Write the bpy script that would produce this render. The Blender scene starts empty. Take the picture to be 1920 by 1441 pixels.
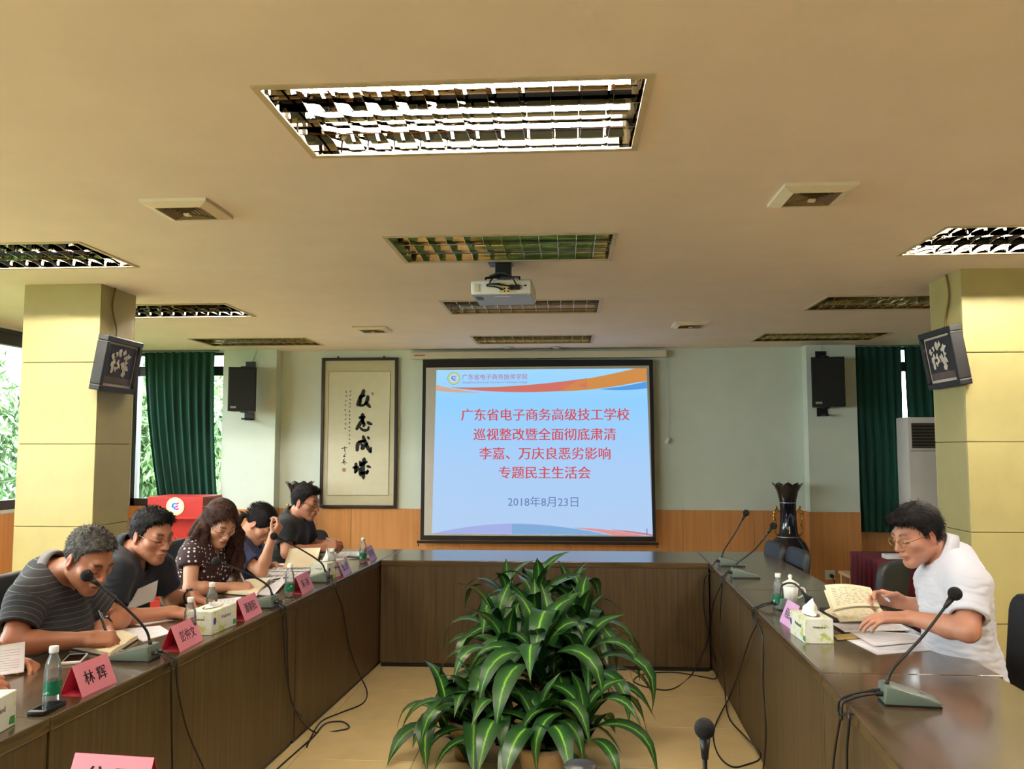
import bpy, bmesh, math, random
import numpy as np
from mathutils import Vector, Matrix

# ------------------------------------------------------------------ camera
F, CX, CY, CAMH = 1553.0, 960.0, 720.5, 1.553       # pixels in the 1920x1441 frame, metres
YAW, PITCH = math.radians(3.8566), math.radians(4.4001)
FWD = np.array([-math.sin(YAW)*math.cos(PITCH), math.cos(YAW)*math.cos(PITCH), math.sin(PITCH)])
RGT = np.array([math.cos(YAW), math.sin(YAW), 0.0])
UPV = np.cross(RGT, FWD)
CAM = np.array([0, 0, CAMH])
scene = bpy.context.scene
C = scene.collection
cam_d = bpy.data.cameras.new('camera')
cam_d.sensor_fit = 'HORIZONTAL'; cam_d.sensor_width = 36.0
cam_d.lens = F/1920*36.0; cam_d.clip_start = 0.05; cam_d.clip_end = 200
cam = bpy.data.objects.new('camera', cam_d); C.objects.link(cam)
cam.matrix_world = Matrix(((RGT[0], UPV[0], -FWD[0], 0), (RGT[1], UPV[1], -FWD[1], 0),
                           (RGT[2], UPV[2], -FWD[2], CAMH), (0, 0, 0, 1)))
scene.camera = cam
# ------------------------------------------------------------------ world, exposure
w = bpy.data.worlds.new('overcast_sky'); scene.world = w; w.use_nodes = True
bg = w.node_tree.nodes['Background']
bg.inputs['Color'].default_value = (0.90, 0.97, 1.0, 1); bg.inputs['Strength'].default_value = 7.0
TUBE_STRENGTH = 170.0; EXPO = 1.32
vs = scene.view_settings
vs.view_transform = 'Standard'; vs.look = 'None'; vs.gamma = 1.0; vs.use_curve_mapping = False
vs.exposure = EXPO
scene.cycles.use_denoising = True
scene.cycles.max_bounces = 10; scene.cycles.diffuse_bounces = 5; scene.cycles.glossy_bounces = 5
scene.cycles.transparent_max_bounces = 12; scene.cycles.sample_clamp_indirect = 6.0
scene.cycles.caustics_reflective = False; scene.cycles.caustics_refractive = False

random.seed(7); RNG = np.random.default_rng(7)
R = math.radians

# ------------------------------------------------------------------ pixel -> place
def ray(px, py): return (px-CX)/F*RGT-(py-CY)/F*UPV+FWD
def P(px, py, Y): d = ray(px, py); return CAM+d*(Y/d[1])
def PZ(px, py, z=0.75): d = ray(px, py); return CAM+d*((z-CAMH)/d[2])
def PX(px, py, X): d = ray(px, py); return CAM+d*(X/d[0])

# ------------------------------------------------------------------ materials
def lin(c):
    return tuple((x/12.92 if x <= .04045 else ((x+.055)/1.055)**2.4) for x in [v/255. for v in c])
MATS = {}
def new_mat(name):
    m = bpy.data.materials.new(name); m.use_nodes = True
    nt = m.node_tree; b = nt.nodes['Principled BSDF']
    MATS[name] = m
    return m, nt, b
def coords(nt, kind='Object', scale=(1, 1, 1), rot=(0, 0, 0)):
    tc = nt.nodes.new('ShaderNodeTexCoord'); mp = nt.nodes.new('ShaderNodeMapping')
    mp.inputs['Scale'].default_value = scale; mp.inputs['Rotation'].default_value = rot
    nt.links.new(tc.outputs[kind], mp.inputs['Vector'])
    return mp.outputs['Vector']
def noise(nt, vec, scale, detail=3, rough=.55, dist=0):
    n = nt.nodes.new('ShaderNodeTexNoise')
    n.inputs['Scale'].default_value = scale; n.inputs['Detail'].default_value = detail
    n.inputs['Roughness'].default_value = rough; n.inputs['Distortion'].default_value = dist
    nt.links.new(vec, n.inputs['Vector'])
    return n.outputs['Fac']
def ramp(nt, fac, stops):
    r = nt.nodes.new('ShaderNodeValToRGB'); e = r.color_ramp.elements
    while len(e) < len(stops): e.new(.5)
    for el, (p, c) in zip(e, stops):
        el.position = p; el.color = (*c[:3], 1)
    nt.links.new(fac, r.inputs['Fac'])
    return r.outputs['Color']
def bump(nt, b, fac, strength, dist=.01):
    n = nt.nodes.new('ShaderNodeBump'); n.inputs['Strength'].default_value = strength
    n.inputs['Distance'].default_value = dist
    nt.links.new(fac, n.inputs['Height']); nt.links.new(n.outputs['Normal'], b.inputs['Normal'])
def mat(name, col, rough=.5, metal=0., var=.10, scale=12., bmp=0., bscale=80., spec=.5, coat=0., stretch=(1, 1, 1), srgb=True):
    if name in MATS: return MATS[name]
    m, nt, b = new_mat(name)
    c = lin(col) if srgb else col
    v = coords(nt, 'Object', stretch)
    f = noise(nt, v, scale)
    nt.links.new(ramp(nt, f, [(.3, [x*(1-var) for x in c]), (.7, [min(1, x*(1+var)) for x in c])]), b.inputs['Base Color'])
    b.inputs['Roughness'].default_value = rough; b.inputs['Metallic'].default_value = metal
    b.inputs['Specular IOR Level'].default_value = spec; b.inputs['Coat Weight'].default_value = coat
    if bmp: bump(nt, b, noise(nt, v, bscale, 2), bmp)
    return m
def wood(name, c0, c1, axis='z', rough=.35, scale=1., coat=0.):
    m, nt, b = new_mat(name)
    s = {'x': (1.2, 38, 38), 'y': (38, 1.2, 38), 'z': (38, 38, 1.2)}[axis]
    v = coords(nt, 'Object', tuple(k*scale for k in s))
    f = noise(nt, v, 1.6, 5, .6, .6)
    nt.links.new(ramp(nt, f, [(.32, lin(c0)), (.68, lin(c1))]), b.inputs['Base Color'])
    b.inputs['Roughness'].default_value = rough; b.inputs['Coat Weight'].default_value = coat
    b.inputs['Coat Roughness'].default_value = .12
    bump(nt, b, f, .05, .002)
    return m
def emit(name, col, strength=1., srgb=True):
    m, nt, b = new_mat(name); c = lin(col) if srgb else col
    b.inputs['Base Color'].default_value = (0, 0, 0, 1); b.inputs['Roughness'].default_value = .6
    b.inputs['Specular IOR Level'].default_value = 0.1
    b.inputs['Emission Color'].default_value = (*c, 1); b.inputs['Emission Strength'].default_value = strength
    return m
def glassy(name, tint=(1, 1, 1), gloss=.10, rough=.02):
    m, nt, b = new_mat(name); nt.nodes.remove(b)
    t = nt.nodes.new('ShaderNodeBsdfTransparent'); t.inputs['Color'].default_value = (*tint, 1)
    g = nt.nodes.new('ShaderNodeBsdfGlossy'); g.inputs['Roughness'].default_value = rough
    fr = nt.nodes.new('ShaderNodeLayerWeight'); fr.inputs['Blend'].default_value = gloss
    mx = nt.nodes.new('ShaderNodeMixShader')
    nt.links.new(fr.outputs['Fresnel'], mx.inputs['Fac'])
    nt.links.new(t.outputs[0], mx.inputs[1]); nt.links.new(g.outputs[0], mx.inputs[2])
    nt.links.new(mx.outputs[0], nt.nodes['Material Output'].inputs['Surface'])
    return m

# ------------------------------------------------------------------ mesh helpers
def link_mesh(name, me, m=None, parent=None, smooth=False, loc=None):
    o = bpy.data.objects.new(name, me); C.objects.link(o)
    if m is not None: me.materials.append(m)
    if parent is not None: o.parent = parent
    if loc is not None: o.location = loc
    if smooth: me.polygons.foreach_set('use_smooth', [True]*len(me.polygons))
    return o
class MB:
    def __init__(s): s.v = []; s.f = []
    def add(s, vs_, fs, M=None):
        n = len(s.v)
        for p in vs_:
            p = Vector([float(c) for c in p]); s.v.append(tuple(M @ p) if M is not None else tuple(p))
        s.f += [tuple(i+n for i in f) for f in fs]
        return s
    def box(s, lo, hi, M=None, bev=0., seg=2):
        x0, y0, z0 = lo; x1, y1, z1 = hi
        vs_ = [(x0, y0, z0), (x1, y0, z0), (x1, y1, z0), (x0, y1, z0), (x0, y0, z1), (x1, y0, z1), (x1, y1, z1), (x0, y1, z1)]
        fs = [(0, 3, 2, 1), (4, 5, 6, 7), (0, 1, 5, 4), (1, 2, 6, 5), (2, 3, 7, 6), (3, 0, 4, 7)]
        if bev:
            bm = bmesh.new(); bv = [bm.verts.new(p) for p in vs_]
            for f in fs: bm.faces.new([bv[i] for i in f])
            bmesh.ops.bevel(bm, geom=list(bm.edges), offset=bev, segments=seg, profile=.5, affect='EDGES')
            bm.verts.index_update()
            vs_ = [tuple(v.co) for v in bm.verts]; fs = [tuple(v.index for v in f.verts) for f in bm.faces]; bm.free()
        return s.add(vs_, fs, M)
    def cyl(s, a, b, r0, r1=None, n=16, caps=True):
        r1 = r0 if r1 is None else r1
        a = Vector([float(q) for q in a]); b = Vector([float(q) for q in b]); d = (b-a).normalized()
        u = d.orthogonal().normalized(); w_ = d.cross(u)
        vs_ = []
        for c, r in ((a, r0), (b, r1)):
            for i in range(n):
                t = 2*math.pi*i/n; vs_.append(c+u*(r*math.cos(t))+w_*(r*math.sin(t)))
        fs = [(i, (i+1) % n, n+(i+1) % n, n+i) for i in range(n)]
        if caps: fs += [tuple(range(n))[::-1], tuple(range(n, 2*n))]
        return s.add(vs_, fs)
    def tube(s, pts, r, n=8, r_end=None):
        pts = [Vector([float(q) for q in p]) for p in pts]; m = len(pts)
        vs_ = []; prev = None
        for i, p in enumerate(pts):
            t = (pts[min(i+1, m-1)]-pts[max(i-1, 0)]).normalized()
            if prev is None: u = t.orthogonal().normalized()
            else:
                u = prev-t*prev.dot(t)
                u = u.normalized() if u.length > 1e-6 else t.orthogonal().normalized()
            prev = u; w_ = t.cross(u)
            rr = r if r_end is None else r+(r_end-r)*i/(m-1)
            for k in range(n):
                a = 2*math.pi*k/n; vs_.append(p+u*(rr*math.cos(a))+w_*(rr*math.sin(a)))
        fs = [(i*n+k, i*n+(k+1) % n, (i+1)*n+(k+1) % n, (i+1)*n+k) for i in range(m-1) for k in range(n)]
        fs += [tuple(range(n))[::-1], tuple((m-1)*n+k for k in range(n))]
        return s.add(vs_, fs)
    def lathe(s, prof, n=24, M=None, mod=None, caps=True):
        vs_ = []
        for r, z in prof:
            for i in range(n):
                a = 2*math.pi*i/n
                rr, zz = (r, z) if mod is None else mod(r, z, a)
                vs_.append((rr*math.cos(a), rr*math.sin(a), zz))
        m = len(prof)
        fs = [(j*n+i, j*n+(i+1) % n, (j+1)*n+(i+1) % n, (j+1)*n+i) for j in range(m-1) for i in range(n)]
        if caps: fs += [tuple(range(n))[::-1], tuple((m-1)*n+i for i in range(n))]
        return s.add(vs_, fs, M)
    def sphere(s, c, r, n=16, m=10, sc=(1, 1, 1)):
        prof = [(max(1e-4, r*math.sin(math.pi*j/m)), -r*math.cos(math.pi*j/m)) for j in range(m+1)]
        return s.lathe(prof, n, Matrix.Translation([float(q) for q in c]) @ Matrix.Diagonal((*sc, 1)))
    def prism(s, poly, z0, z1, M=None):
        n = len(poly)
        vs_ = [(x, y, z0) for x, y in poly]+[(x, y, z1) for x, y in poly]
        fs = [tuple(range(n))[::-1], tuple(range(n, 2*n))]+[(i, (i+1) % n, n+(i+1) % n, n+i) for i in range(n)]
        return s.add(vs_, fs, M)
    def me(s, name='m'):
        me = bpy.data.meshes.new(name); me.from_pydata(s.v, [], s.f); me.update()
        return me
    def build(s, name, m, parent=None, smooth=False, fix=True):
        me = s.me(name)
        if fix:
            bm = bmesh.new(); bm.from_mesh(me); bmesh.ops.recalc_face_normals(bm, faces=bm.faces); bm.to_mesh(me); bm.free()
        o = link_mesh(name, me, m, parent, smooth)
        if smooth == 'auto':
            try:
                me.set_sharp_from_angle(angle=R(40))
            except Exception: pass
        return o
def catmull(pts, k=6):
    pts = [np.array(p, float) for p in pts]
    if len(pts) < 3: return pts
    q = [2*pts[0]-pts[1]]+pts+[2*pts[-1]-pts[-2]]; out = []
    for i in range(1, len(q)-2):
        for j in range(k):
            t = j/k; a, b, c, d = q[i-1], q[i], q[i+1], q[i+2]
            out.append(.5*((2*b)+(c-a)*t+(2*a-5*b+4*c-d)*t*t+(-a+3*b-3*c+d)*t**3))
    return out+[pts[-1]]
def thing(name, label, cat, loc=(0, 0, 0), rz=0, group=None):
    o = bpy.data.objects.new(name, None); C.objects.link(o); o.empty_display_size = .1
    o.location = [float(q) for q in loc]; o.rotation_euler = (0, 0, rz)
    return tag(o, label, cat, group)
def tag(o, label, cat, group=None):
    o['label'] = label; o['category'] = cat
    if group: o['group'] = group
    return o
def struct(o, label=None, cat=None):
    o['kind'] = 'structure'
    if label: o['label'] = label
    if cat: o['category'] = cat
    return o
def copy_tree(o, parent=None):
    c = o.copy(); C.objects.link(c)
    if parent is not None: c.parent = parent
    for ch in [x for x in bpy.data.objects if x.parent == o]: copy_tree(ch, c)
    return c
def dup(o, loc, rz, label, group=None):
    c = copy_tree(o); c.location = [float(q) for q in loc]; c.rotation_euler = (0, 0, rz); c['label'] = label
    if group: c['group'] = group
    return c
def text_parts(s, size, bold=0., spacing=1.):
    c = bpy.data.curves.new('t', 'FONT'); c.body = s; c.size = size; c.align_x = 'CENTER'; c.align_y = 'CENTER'
    c.resolution_u = 2; c.offset = bold*size; c.space_character = spacing
    o = bpy.data.objects.new('t', c); me = bpy.data.meshes.new_from_object(o)
    vs_ = [(v.co.x, v.co.y) for v in me.vertices]; fs = [tuple(p.vertices) for p in me.polygons]
    bpy.data.objects.remove(o); bpy.data.curves.remove(c); bpy.data.meshes.remove(me)
    return vs_, fs
def lettering(s, width, origin, ex, ey, m, parent, bold=.008, name='lettering', height=None, spacing=1., wide=0.):
    """flat print: text scaled to `width` metres, centred at origin in the plane ex, ey"""
    vs_, fs = text_parts(s, 1., bold, spacing)
    a = np.array(vs_); lo, hi = a.min(0), a.max(0); a = a-(lo+hi)/2
    k = width/(hi[0]-lo[0]); kx = k; ky = k if height is None else height/(hi[1]-lo[1])
    o_, ex, ey = [np.array(q, float) for q in (origin, ex, ey)]
    mb = MB()
    for dx in ((0,) if not wide else (-wide, wide)): mb.add([o_+ex*((x+dx)*kx)+ey*(y*ky) for x, y in a], fs)
    return mb.build(name, m, parent, fix=False)
# ================================================================== MATERIALS
M_ceil = mat('ceiling_paint', (229, 217, 213), .85, var=.03, scale=3, bmp=.03, bscale=60)
M_wall = mat('green_white_wall_paint', (206, 216, 206), .7, var=.03, scale=4, bmp=.03, bscale=90)
M_wains = wood('orange_wood_wainscot', (188, 128, 74), (206, 146, 90), 'z', .4, .5)
M_yellow = mat('yellow_column_laminate', (172, 161, 106), .42, var=.05, scale=5, bmp=.03, bscale=50)
M_joint = mat('dark_column_joint', (92, 78, 36), .8)
M_floor = mat('cream_floor_tile', (240, 212, 152), .22, var=.05, scale=6)
M_grout = mat('tile_joint', (150, 125, 85), .8)
M_win = mat('dark_window_frame', (38, 30, 28), .4, var=.1)
M_glass = glassy('window_glass', (.93, .97, .96), .12)
M_white = mat('white_plastic', (232, 232, 228), .4, var=.02)
M_cream = mat('cream_plastic', (222, 212, 190), .5, var=.03)
M_black = mat('black_plastic', (20, 20, 21), .45, var=.1)
M_leather = mat('black_leather', (34, 36, 38), .5, var=.15, scale=30, bmp=.15, bscale=220)
M_chrome = mat('polished_aluminium', (206, 200, 188), .012, 1., var=.02)
M_steel = mat('grey_metal', (120, 120, 120), .35, 1., var=.05)
M_topw = wood('dark_walnut_tabletop', (66, 50, 32), (98, 77, 50), 'y', .26, 1., .5)
M_topwx = wood('dark_walnut_back_tabletop', (66, 50, 32), (98, 77, 50), 'x', .26, 1., .5)
M_panw = wood('dark_walnut_panel', (62, 47, 27), (92, 72, 43), 'z', .45, .8)
M_curt = mat('dark_green_velvet', (14, 62, 50), .9, var=.25, scale=8, stretch=(1, 1, .1))
def struct_box(name, lo, hi, m, parent=None):
    o = MB().box(lo, hi).build(name, m, parent)
    if parent is None: struct(o)
    return o
# ================================================================== SHELL
XL, XR, Y0R, Y1R, ZC = -5.05, 4.6, -3.6, 9.2, 2.655
# floor: slab plus tiles
fl = struct_box('floor', (XL-.2, Y0R-.2, -.15), (XR+.2, Y1R+.2, -.004), M_grout)
tile_me = MB().box((-.2985, -.2985, -.010), (.2985, .2985, 0), bev=.0015, seg=1).me('tile')
tile_me.materials.append(M_floor)
xs = [.425+.3+.6*k for k in range(-9, 7)]; ys = [4.81+.3+.6*k for k in range(-14, 7)]
tiles = sorted([(abs(x)*.6+abs(y-5), x, y) for x in xs for y in ys])[:300]
for _, x, y in tiles:
    o = bpy.data.objects.new('floor_tile', tile_me); C.objects.link(o); o.parent = fl; o.location = (x, y, 0)
rest = MB(); done = {(round(x, 3), round(y, 3)) for _, x, y in tiles}
for x in xs:
    for y in ys:
        if (round(x, 3), round(y, 3)) not in done: rest.box((x-.2985, y-.2985, -.01), (x+.2985, y+.2985, 0))
if rest.v: o = rest.build('floor_tiles_far', M_floor, fl); o['kind'] = 'stuff'
# ceiling with openings for the troffers
FIX = [(cx_, cy_) for cy_ in (-1.0, .85, 2.7, 4.5, 6.4, 8.35) for cx_ in (-3.21, -.35, 2.49)]
FW, FD = 1.2, .6
ex_ = sorted({XL-.2, XR+.2}|{c[0]+s*FW/2 for c in FIX for s in (-1, 1)})
ey_ = sorted({Y0R-.2, Y1R+.2}|{c[1]+s*FD/2 for c in FIX for s in (-1, 1)})
mb = MB()
for i in range(len(ex_)-1):
    for j in range(len(ey_)-1):
        mx_, my_ = (ex_[i]+ex_[i+1])/2, (ey_[j]+ey_[j+1])/2
        if any(abs(mx_-c[0]) < FW/2 and abs(my_-c[1]) < FD/2 for c in FIX): continue
        mb.add([(ex_[i], ey_[j], ZC), (ex_[i+1], ey_[j], ZC), (ex_[i+1], ey_[j+1], ZC), (ex_[i], ey_[j+1], ZC)], [(0, 3, 2, 1)])
struct(mb.build('ceiling', M_ceil, fix=False))
struct_box('sky_block_slab', (XL-.3, Y0R-.3, 3.0), (XR+.3, Y1R+.3, 3.1), M_grout)  # unseen slab added above the ceiling to keep sky light out
struct_box('wall_front', (XL-.2, Y0R-.2, 0), (XR+.2, Y0R, 3.0), mat('grey_green_side_wall', (112, 118, 106), .8, var=.05))  # unseen walls in a darker tone, picked to cut bounce light
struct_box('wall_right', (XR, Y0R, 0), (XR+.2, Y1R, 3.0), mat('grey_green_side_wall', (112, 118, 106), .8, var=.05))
# left wall: band below the sills, head band, posts between windows
LW = [(-3.2, -.9), (-.7, 1.6), (1.8, 4.1), (4.3, 6.6), (6.8, 9.0)]
mb = MB().box((XL-.2, Y0R, 0), (XL, Y1R+.2, 1.0)).box((XL-.2, Y0R, 2.63), (XL, Y1R+.2, 3.0))
e = [Y0R]+[q for w_ in LW for q in w_]+[Y1R+.2]
for k in range(0, len(e), 2): mb.box((XL-.2, e[k], 1.0), (XL, e[k+1], 2.63))
wl = struct(mb.build('wall_left', M_wall))
for k in range(8):
    y0 = Y0R+k*1.6; MB().box((XL, y0+.004, .0), (XL+.02, y0+1.596, .97), bev=.003, seg=1).build('wainscot_panel', M_wains, wl)
def window(name, a, b, z0, z1, along, pos, mull, transom=None, depth=.07):
    """frame between a and b along an axis, at plane pos (across), panes between mullions"""
    def bx(mb_, u0, u1, w0, w1, d0, d1):
        return mb_.box((u0, pos+d0, w0), (u1, pos+d1, w1)) if along == 'x' else mb_.box((pos+d0, u0, w0), (pos+d1, u1, w1))
    t = .045; mb = MB()
    bx(mb, a, b, z0, z0+.085, -depth, .02); bx(mb, a, b, z1-t*.6, z1, -depth, .02)
    bx(mb, a, a+t, z0, z1, -depth, 0); bx(mb, b-t, b, z0, z1, -depth, 0)
    cuts = [a]+list(mull)+[b]
    for c in mull: bx(mb, c-t/2, c+t/2, z0, z1, -depth, 0)
    if transom: bx(mb, a, b, transom[0], transom[1], -depth, .005)
    o = struct(mb.build(name, M_win))
    for i in range(len(cuts)-1):
        for (q0, q1) in ([(z0, z1)] if not transom else [(z0, transom[0]), (transom[1], z1)]):
            g = MB(); bx(g, cuts[i]+t/2, cuts[i+1]-t/2, q0+.01, q1-.01, -depth*.6, -depth*.6+.005); g.build('pane', M_glass, o)
    return o
for k, (a, b) in enumerate(LW):
    window('window_%d' % (k+2), a, b, 1.0, 2.63, 'y', XL-.03, [a+(b-a)/2], (2.49, 2.60))
# back wall
mb = MB()
mb.box((XL, Y1R, 0), (XR, Y1R+.2, .90)).box((XL, Y1R, 2.645), (XR, Y1R+.2, 3.0))
mb.box((-3.86, Y1R, .9), (3.07, Y1R+.2, 2.645)).box((XL, Y1R, .9), (XL+.06, Y1R+.2, 2.645)).box((4.4, Y1R, .9), (XR, Y1R+.2, 2.645))
mb.box((-3.86, 9.03, 0), (-3.25, Y1R, ZC)).box((2.555, 9.03, 0), (3.07, Y1R, ZC))
wb = struct(mb.build('wall_back', M_wall))
WZ = .882
edges = [-3.25, -2.42, -1.2, .02, 1.24, 2.0, 2.555]
for i in range(len(edges)-1):
    MB().box((edges[i]+.0015, Y1R-.014, 0), (edges[i+1]-.0015, Y1R, WZ), bev=.002, seg=1).build('wainscot_panel', M_wains, wb)
for a, b, y in ((-3.86, -3.25, 9.03), (2.555, 3.07, 9.03), (XL, -3.86, Y1R), (3.07, XR, Y1R)):
    MB().box((a+.001, y-.014, 0), (b-.001, y, WZ if y < 9.1 else .9), bev=.002, seg=1).build('wainscot_panel', M_wains, wb)
for x0, x1 in ((-3.25, -3.236), (2.541, 2.555)):
    MB().box((x0, 9.02, 0), (x1, 9.186, WZ)).build('wainscot_panel', M_wains, wb)
window('window_1', XL+.06, -3.86, .90, 2.645, 'x', Y1R+.08, [-4.42], (2.385, 2.49), .07)
window('window_7', 3.07, 4.4, .90, 2.645, 'x', Y1R+.08, [3.75], (2.385, 2.49), .07)
# portals only guide the sampling of the daylight through the windows
def portal(cx_, cy_, cz_, sx, sz, rot):
    l = bpy.data.lights.new('portal', 'AREA'); l.shape = 'RECTANGLE'; l.size = sx; l.size_y = sz; l.cycles.is_portal = True
    o = bpy.data.objects.new('daylight_portal', l); C.objects.link(o); o.location = (cx_, cy_, cz_); o.rotation_euler = rot
for a, b in LW: portal(XL-.2, (a+b)/2, 1.81, 1.65, b-a, (0, R(-90), 0))
portal(-4.42, Y1R+.2, 1.77, 1.2, 1.75, (R(-90), 0, 0))

# ------------------------------------------------------------------ columns: core plus panels on each face
def column(name, x0, x1, y0, y1, joints, label):
    o = struct(MB().box((x0+.008, y0+.008, 0), (x1-.008, y1-.008, ZC)).build(name, M_joint))
    zs = [0]+joints+[ZC]
    for i in range(len(zs)-1):
        a, b = zs[i]+.0022, zs[i+1]-.0022
        if i == len(zs)-2: b = ZC
        MB().box((x0, y0, a), (x1, y0+.012, b), bev=.002, seg=1).build('panel', M_yellow, o)
        MB().box((x0, y1-.012, a), (x1, y1, b), bev=.002, seg=1).build('panel', M_yellow, o)
        MB().box((x0, y0+.012, a), (x0+.012, y1-.012, b), bev=.002, seg=1).build('panel', M_yellow, o)
        MB().box((x1-.012, y0+.012, a), (x1, y1-.012, b), bev=.002, seg=1).build('panel', M_yellow, o)
    o['label'] = label
    return o
jl = [float(P(110, y, 5.3)[2]) for y in (1150, 987, 832, 679)]
column('column_left', -3.66, -3.122, 5.30, 5.75, jl, 'yellow panelled column beside the left windows')
jr = [float(P(1860, y, 5.21)[2]) for y in (1170, 998, 828, 660)]
column('column_right', 2.42, 2.96, 5.215, 5.66, jr, 'yellow panelled column on the right')

# ================================================================== OUTSIDE
M_leaf, nt, b = new_mat('tree_leaf')
v = coords(nt); f = noise(nt, v, 1.3, 3)
nt.links.new(ramp(nt, f, [(.3, lin((64, 94, 60))), (.55, lin((124, 150, 102))), (.8, lin((196, 208, 172)))]), b.inputs['Base Color'])
b.inputs['Roughness'].default_value = .5
M_bark = mat('bark', (90, 76, 60), .9, var=.3, scale=10)
M_lawn = mat('lawn', (92, 120, 66), .95, var=.25, scale=2)
struct(MB().box((-22, -10, -.4), (14, 24, -.16)).build('ground', M_lawn))
def tree(x, y, h, rad, n, label):
    t = thing('broadleaf_tree', label, 'tree', (x, y, -.16), 0, 'trees outside the windows')
    MB().tube(catmull([(0, 0, 0), (.1, .05, h*.4), (0, 0, h*.75)]), .12, 8, .05).build('trunk', M_bark, t, True)
    g = np.random.default_rng(int(abs(x*31+y*17)))
    vs_, fs = [], []
    clumps = g.normal(0, 1, (26, 3)); clumps /= np.linalg.norm(clumps, axis=1)[:, None]
    clumps = clumps*np.array([rad*.7, rad*.7, h*.42])*g.uniform(.45, 1, (26, 1))+np.array([0, 0, h*.55])
    for i in range(n):
        c = clumps[g.integers(26)]; q = g.normal(0, 1, 3); q = q/np.linalg.norm(q)*g.uniform(.5, 1)*rad*.42+c
        if q[2] < .15: continue
        d = g.normal(0, .6, 3)+np.array([0, 0, -.75]); d /= np.linalg.norm(d)
        s_ = np.cross(d, g.normal(0, 1, 3)); s_ /= np.linalg.norm(s_)
        nn = np.cross(d, s_); L = g.uniform(.13, .24); W = L*.17; k = len(vs_)
        vs_ += [q, q+d*L*.45+s_*W+nn*.02, q+d*L, q+d*L*.45-s_*W+nn*.02]
        fs += [(k, k+1, k+2), (k, k+2, k+3)]
    me = bpy.data.meshes.new('foliage'); me.from_pydata([tuple(q) for q in vs_], [], fs)
    o = link_mesh('foliage', me, M_leaf, t); o['kind'] = 'stuff'
for x, y, h, rad, n, lab in [(-9.2, 11.2, 3.9, 1.7, 7000, 'leafy tree seen at the far left between the column and the window edge'),
                             (-7.9, 13.6, 3.7, 1.6, 8000, 'leafy tree seen just left of the green curtain'),
                             (-5.1, 12.3, 3.0, 1.2, 7000, 'leafy tree seen through the strip right of the green curtain'),
                             (-9.8, 18.4, 5.2, 2.0, 6000, 'tall leafy tree behind the one by the green curtain'),
                             (-9.4, 8.2, 3.2, 1.5, 6000, 'leafy tree just outside the left wall windows'),
                             (-9.6, 4.0, 3.2, 1.5, 3500, 'leafy tree outside the middle left windows')]:
    tree(x, y, h, rad, n, lab)

# ================================================================== TABLES
TB = .75
def slabxy(poly, z0, z1, M_, name, parent, bev=.006):
    bm = bmesh.new(); a = [bm.verts.new((x, y, z0)) for x, y in poly]; c = [bm.verts.new((x, y, z1)) for x, y in poly]
    n = len(poly); bm.faces.new(a[::-1]); bm.faces.new(c)
    for i in range(n): bm.faces.new((a[i], a[(i+1) % n], c[(i+1) % n], c[i]))
    bmesh.ops.recalc_face_normals(bm, faces=bm.faces)
    if bev: bmesh.ops.bevel(bm, geom=list(bm.edges), offset=bev, segments=2, profile=.5, affect='EDGES')
    me = bpy.data.meshes.new(name); bm.to_mesh(me); bm.free()
    return link_mesh(name, me, M_, parent)
def table(inner0, inner1, outer1, outer0, label, top_m):
    """inner edge i0-i1 faces the middle of the room and carries the front panel"""
    pts = [np.array(q, float) for q in (inner0, inner1, outer1, outer0)]
    c = sum(pts)/4; t = thing('conference_table', label, 'table', (c[0], c[1], 0), 0, 'conference tables set in a rectangle')
    L = [tuple(p-c) for p in pts]
    slabxy(L, TB-.042, TB, top_m, 'tabletop', t)
    i0, i1, o1, o0 = [np.array(q) for q in L]
    inn = (o0-i0)/np.linalg.norm(o0-i0); al = (i1-i0)/np.linalg.norm(i1-i0)
    q = [i0+inn*.006+al*.004, i1+inn*.006-al*.004, i1+inn*.028-al*.004, i0+inn*.028+al*.004]
    slabxy([tuple(p) for p in q], .03, TB-.042, M_panw, 'front_panel', t, .002)
    q = [i0+inn*.02+al*.01, i1+inn*.02-al*.01, i1+inn*.045-al*.01, i0+inn*.045+al*.01]
    slabxy([tuple(p) for p in q], 0, .03, M_black, 'kick_strip', t, 0)
    for s, e_ in ((i0, al), (i1, -al)):
        q = [s+e_*.012+inn*.03, s+e_*.034+inn*.03, s+e_*.034+inn*.52, s+e_*.012+inn*.52]
        slabxy([tuple(p) for p in q], 0, TB-.042, M_panw, 'end_panel', t, .002)
    return t
def LI(y): return -1.56+(y-2.243)*.0552
def RI(y): return .833+(y-2.214)*.0763 if y < 3.11 else .901+(y-3.11)*.0296
def RO(y): return 1.535 if y > 3.11 else 1.515-(3.11-y)*.02
WT = .55
for a, b, lab in ((.8, 2.45, 'dark wood conference table at the near left end of the left row'),
                  (2.453, 4.4, 'dark wood conference table in the middle of the left row'),
                  (4.403, 6.62, 'dark wood conference table at the far end of the left row')):
    table((LI(b), b), (LI(a), a), (LI(a)-WT, a), (LI(b)-WT, b), lab, M_topw)
for a, b, lab in ((.8, 3.108, 'dark wood conference table at the near right with a microphone on it'),
                  (3.112, 4.87, 'dark wood conference table in front of the man in the white shirt'),
                  (4.873, 6.64, 'dark wood conference table at the far end of the right row')):
    table((RI(a+.001), a), (RI(b-.001), b), (RO(b-.001), b), (RO(a+.001), a), lab, M_topw)
table((-1.352, 5.965), (.984, 5.975), (1.0, 6.62), (-1.318, 6.60), 'dark wood conference table across the far end below the screen', M_topwx)
table((.74, 2.0), (-1.56, 1.98), (-1.58, 1.2), (.74, 1.2), 'dark wood conference table closing the rectangle nearest the viewer', M_topwx)
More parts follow.
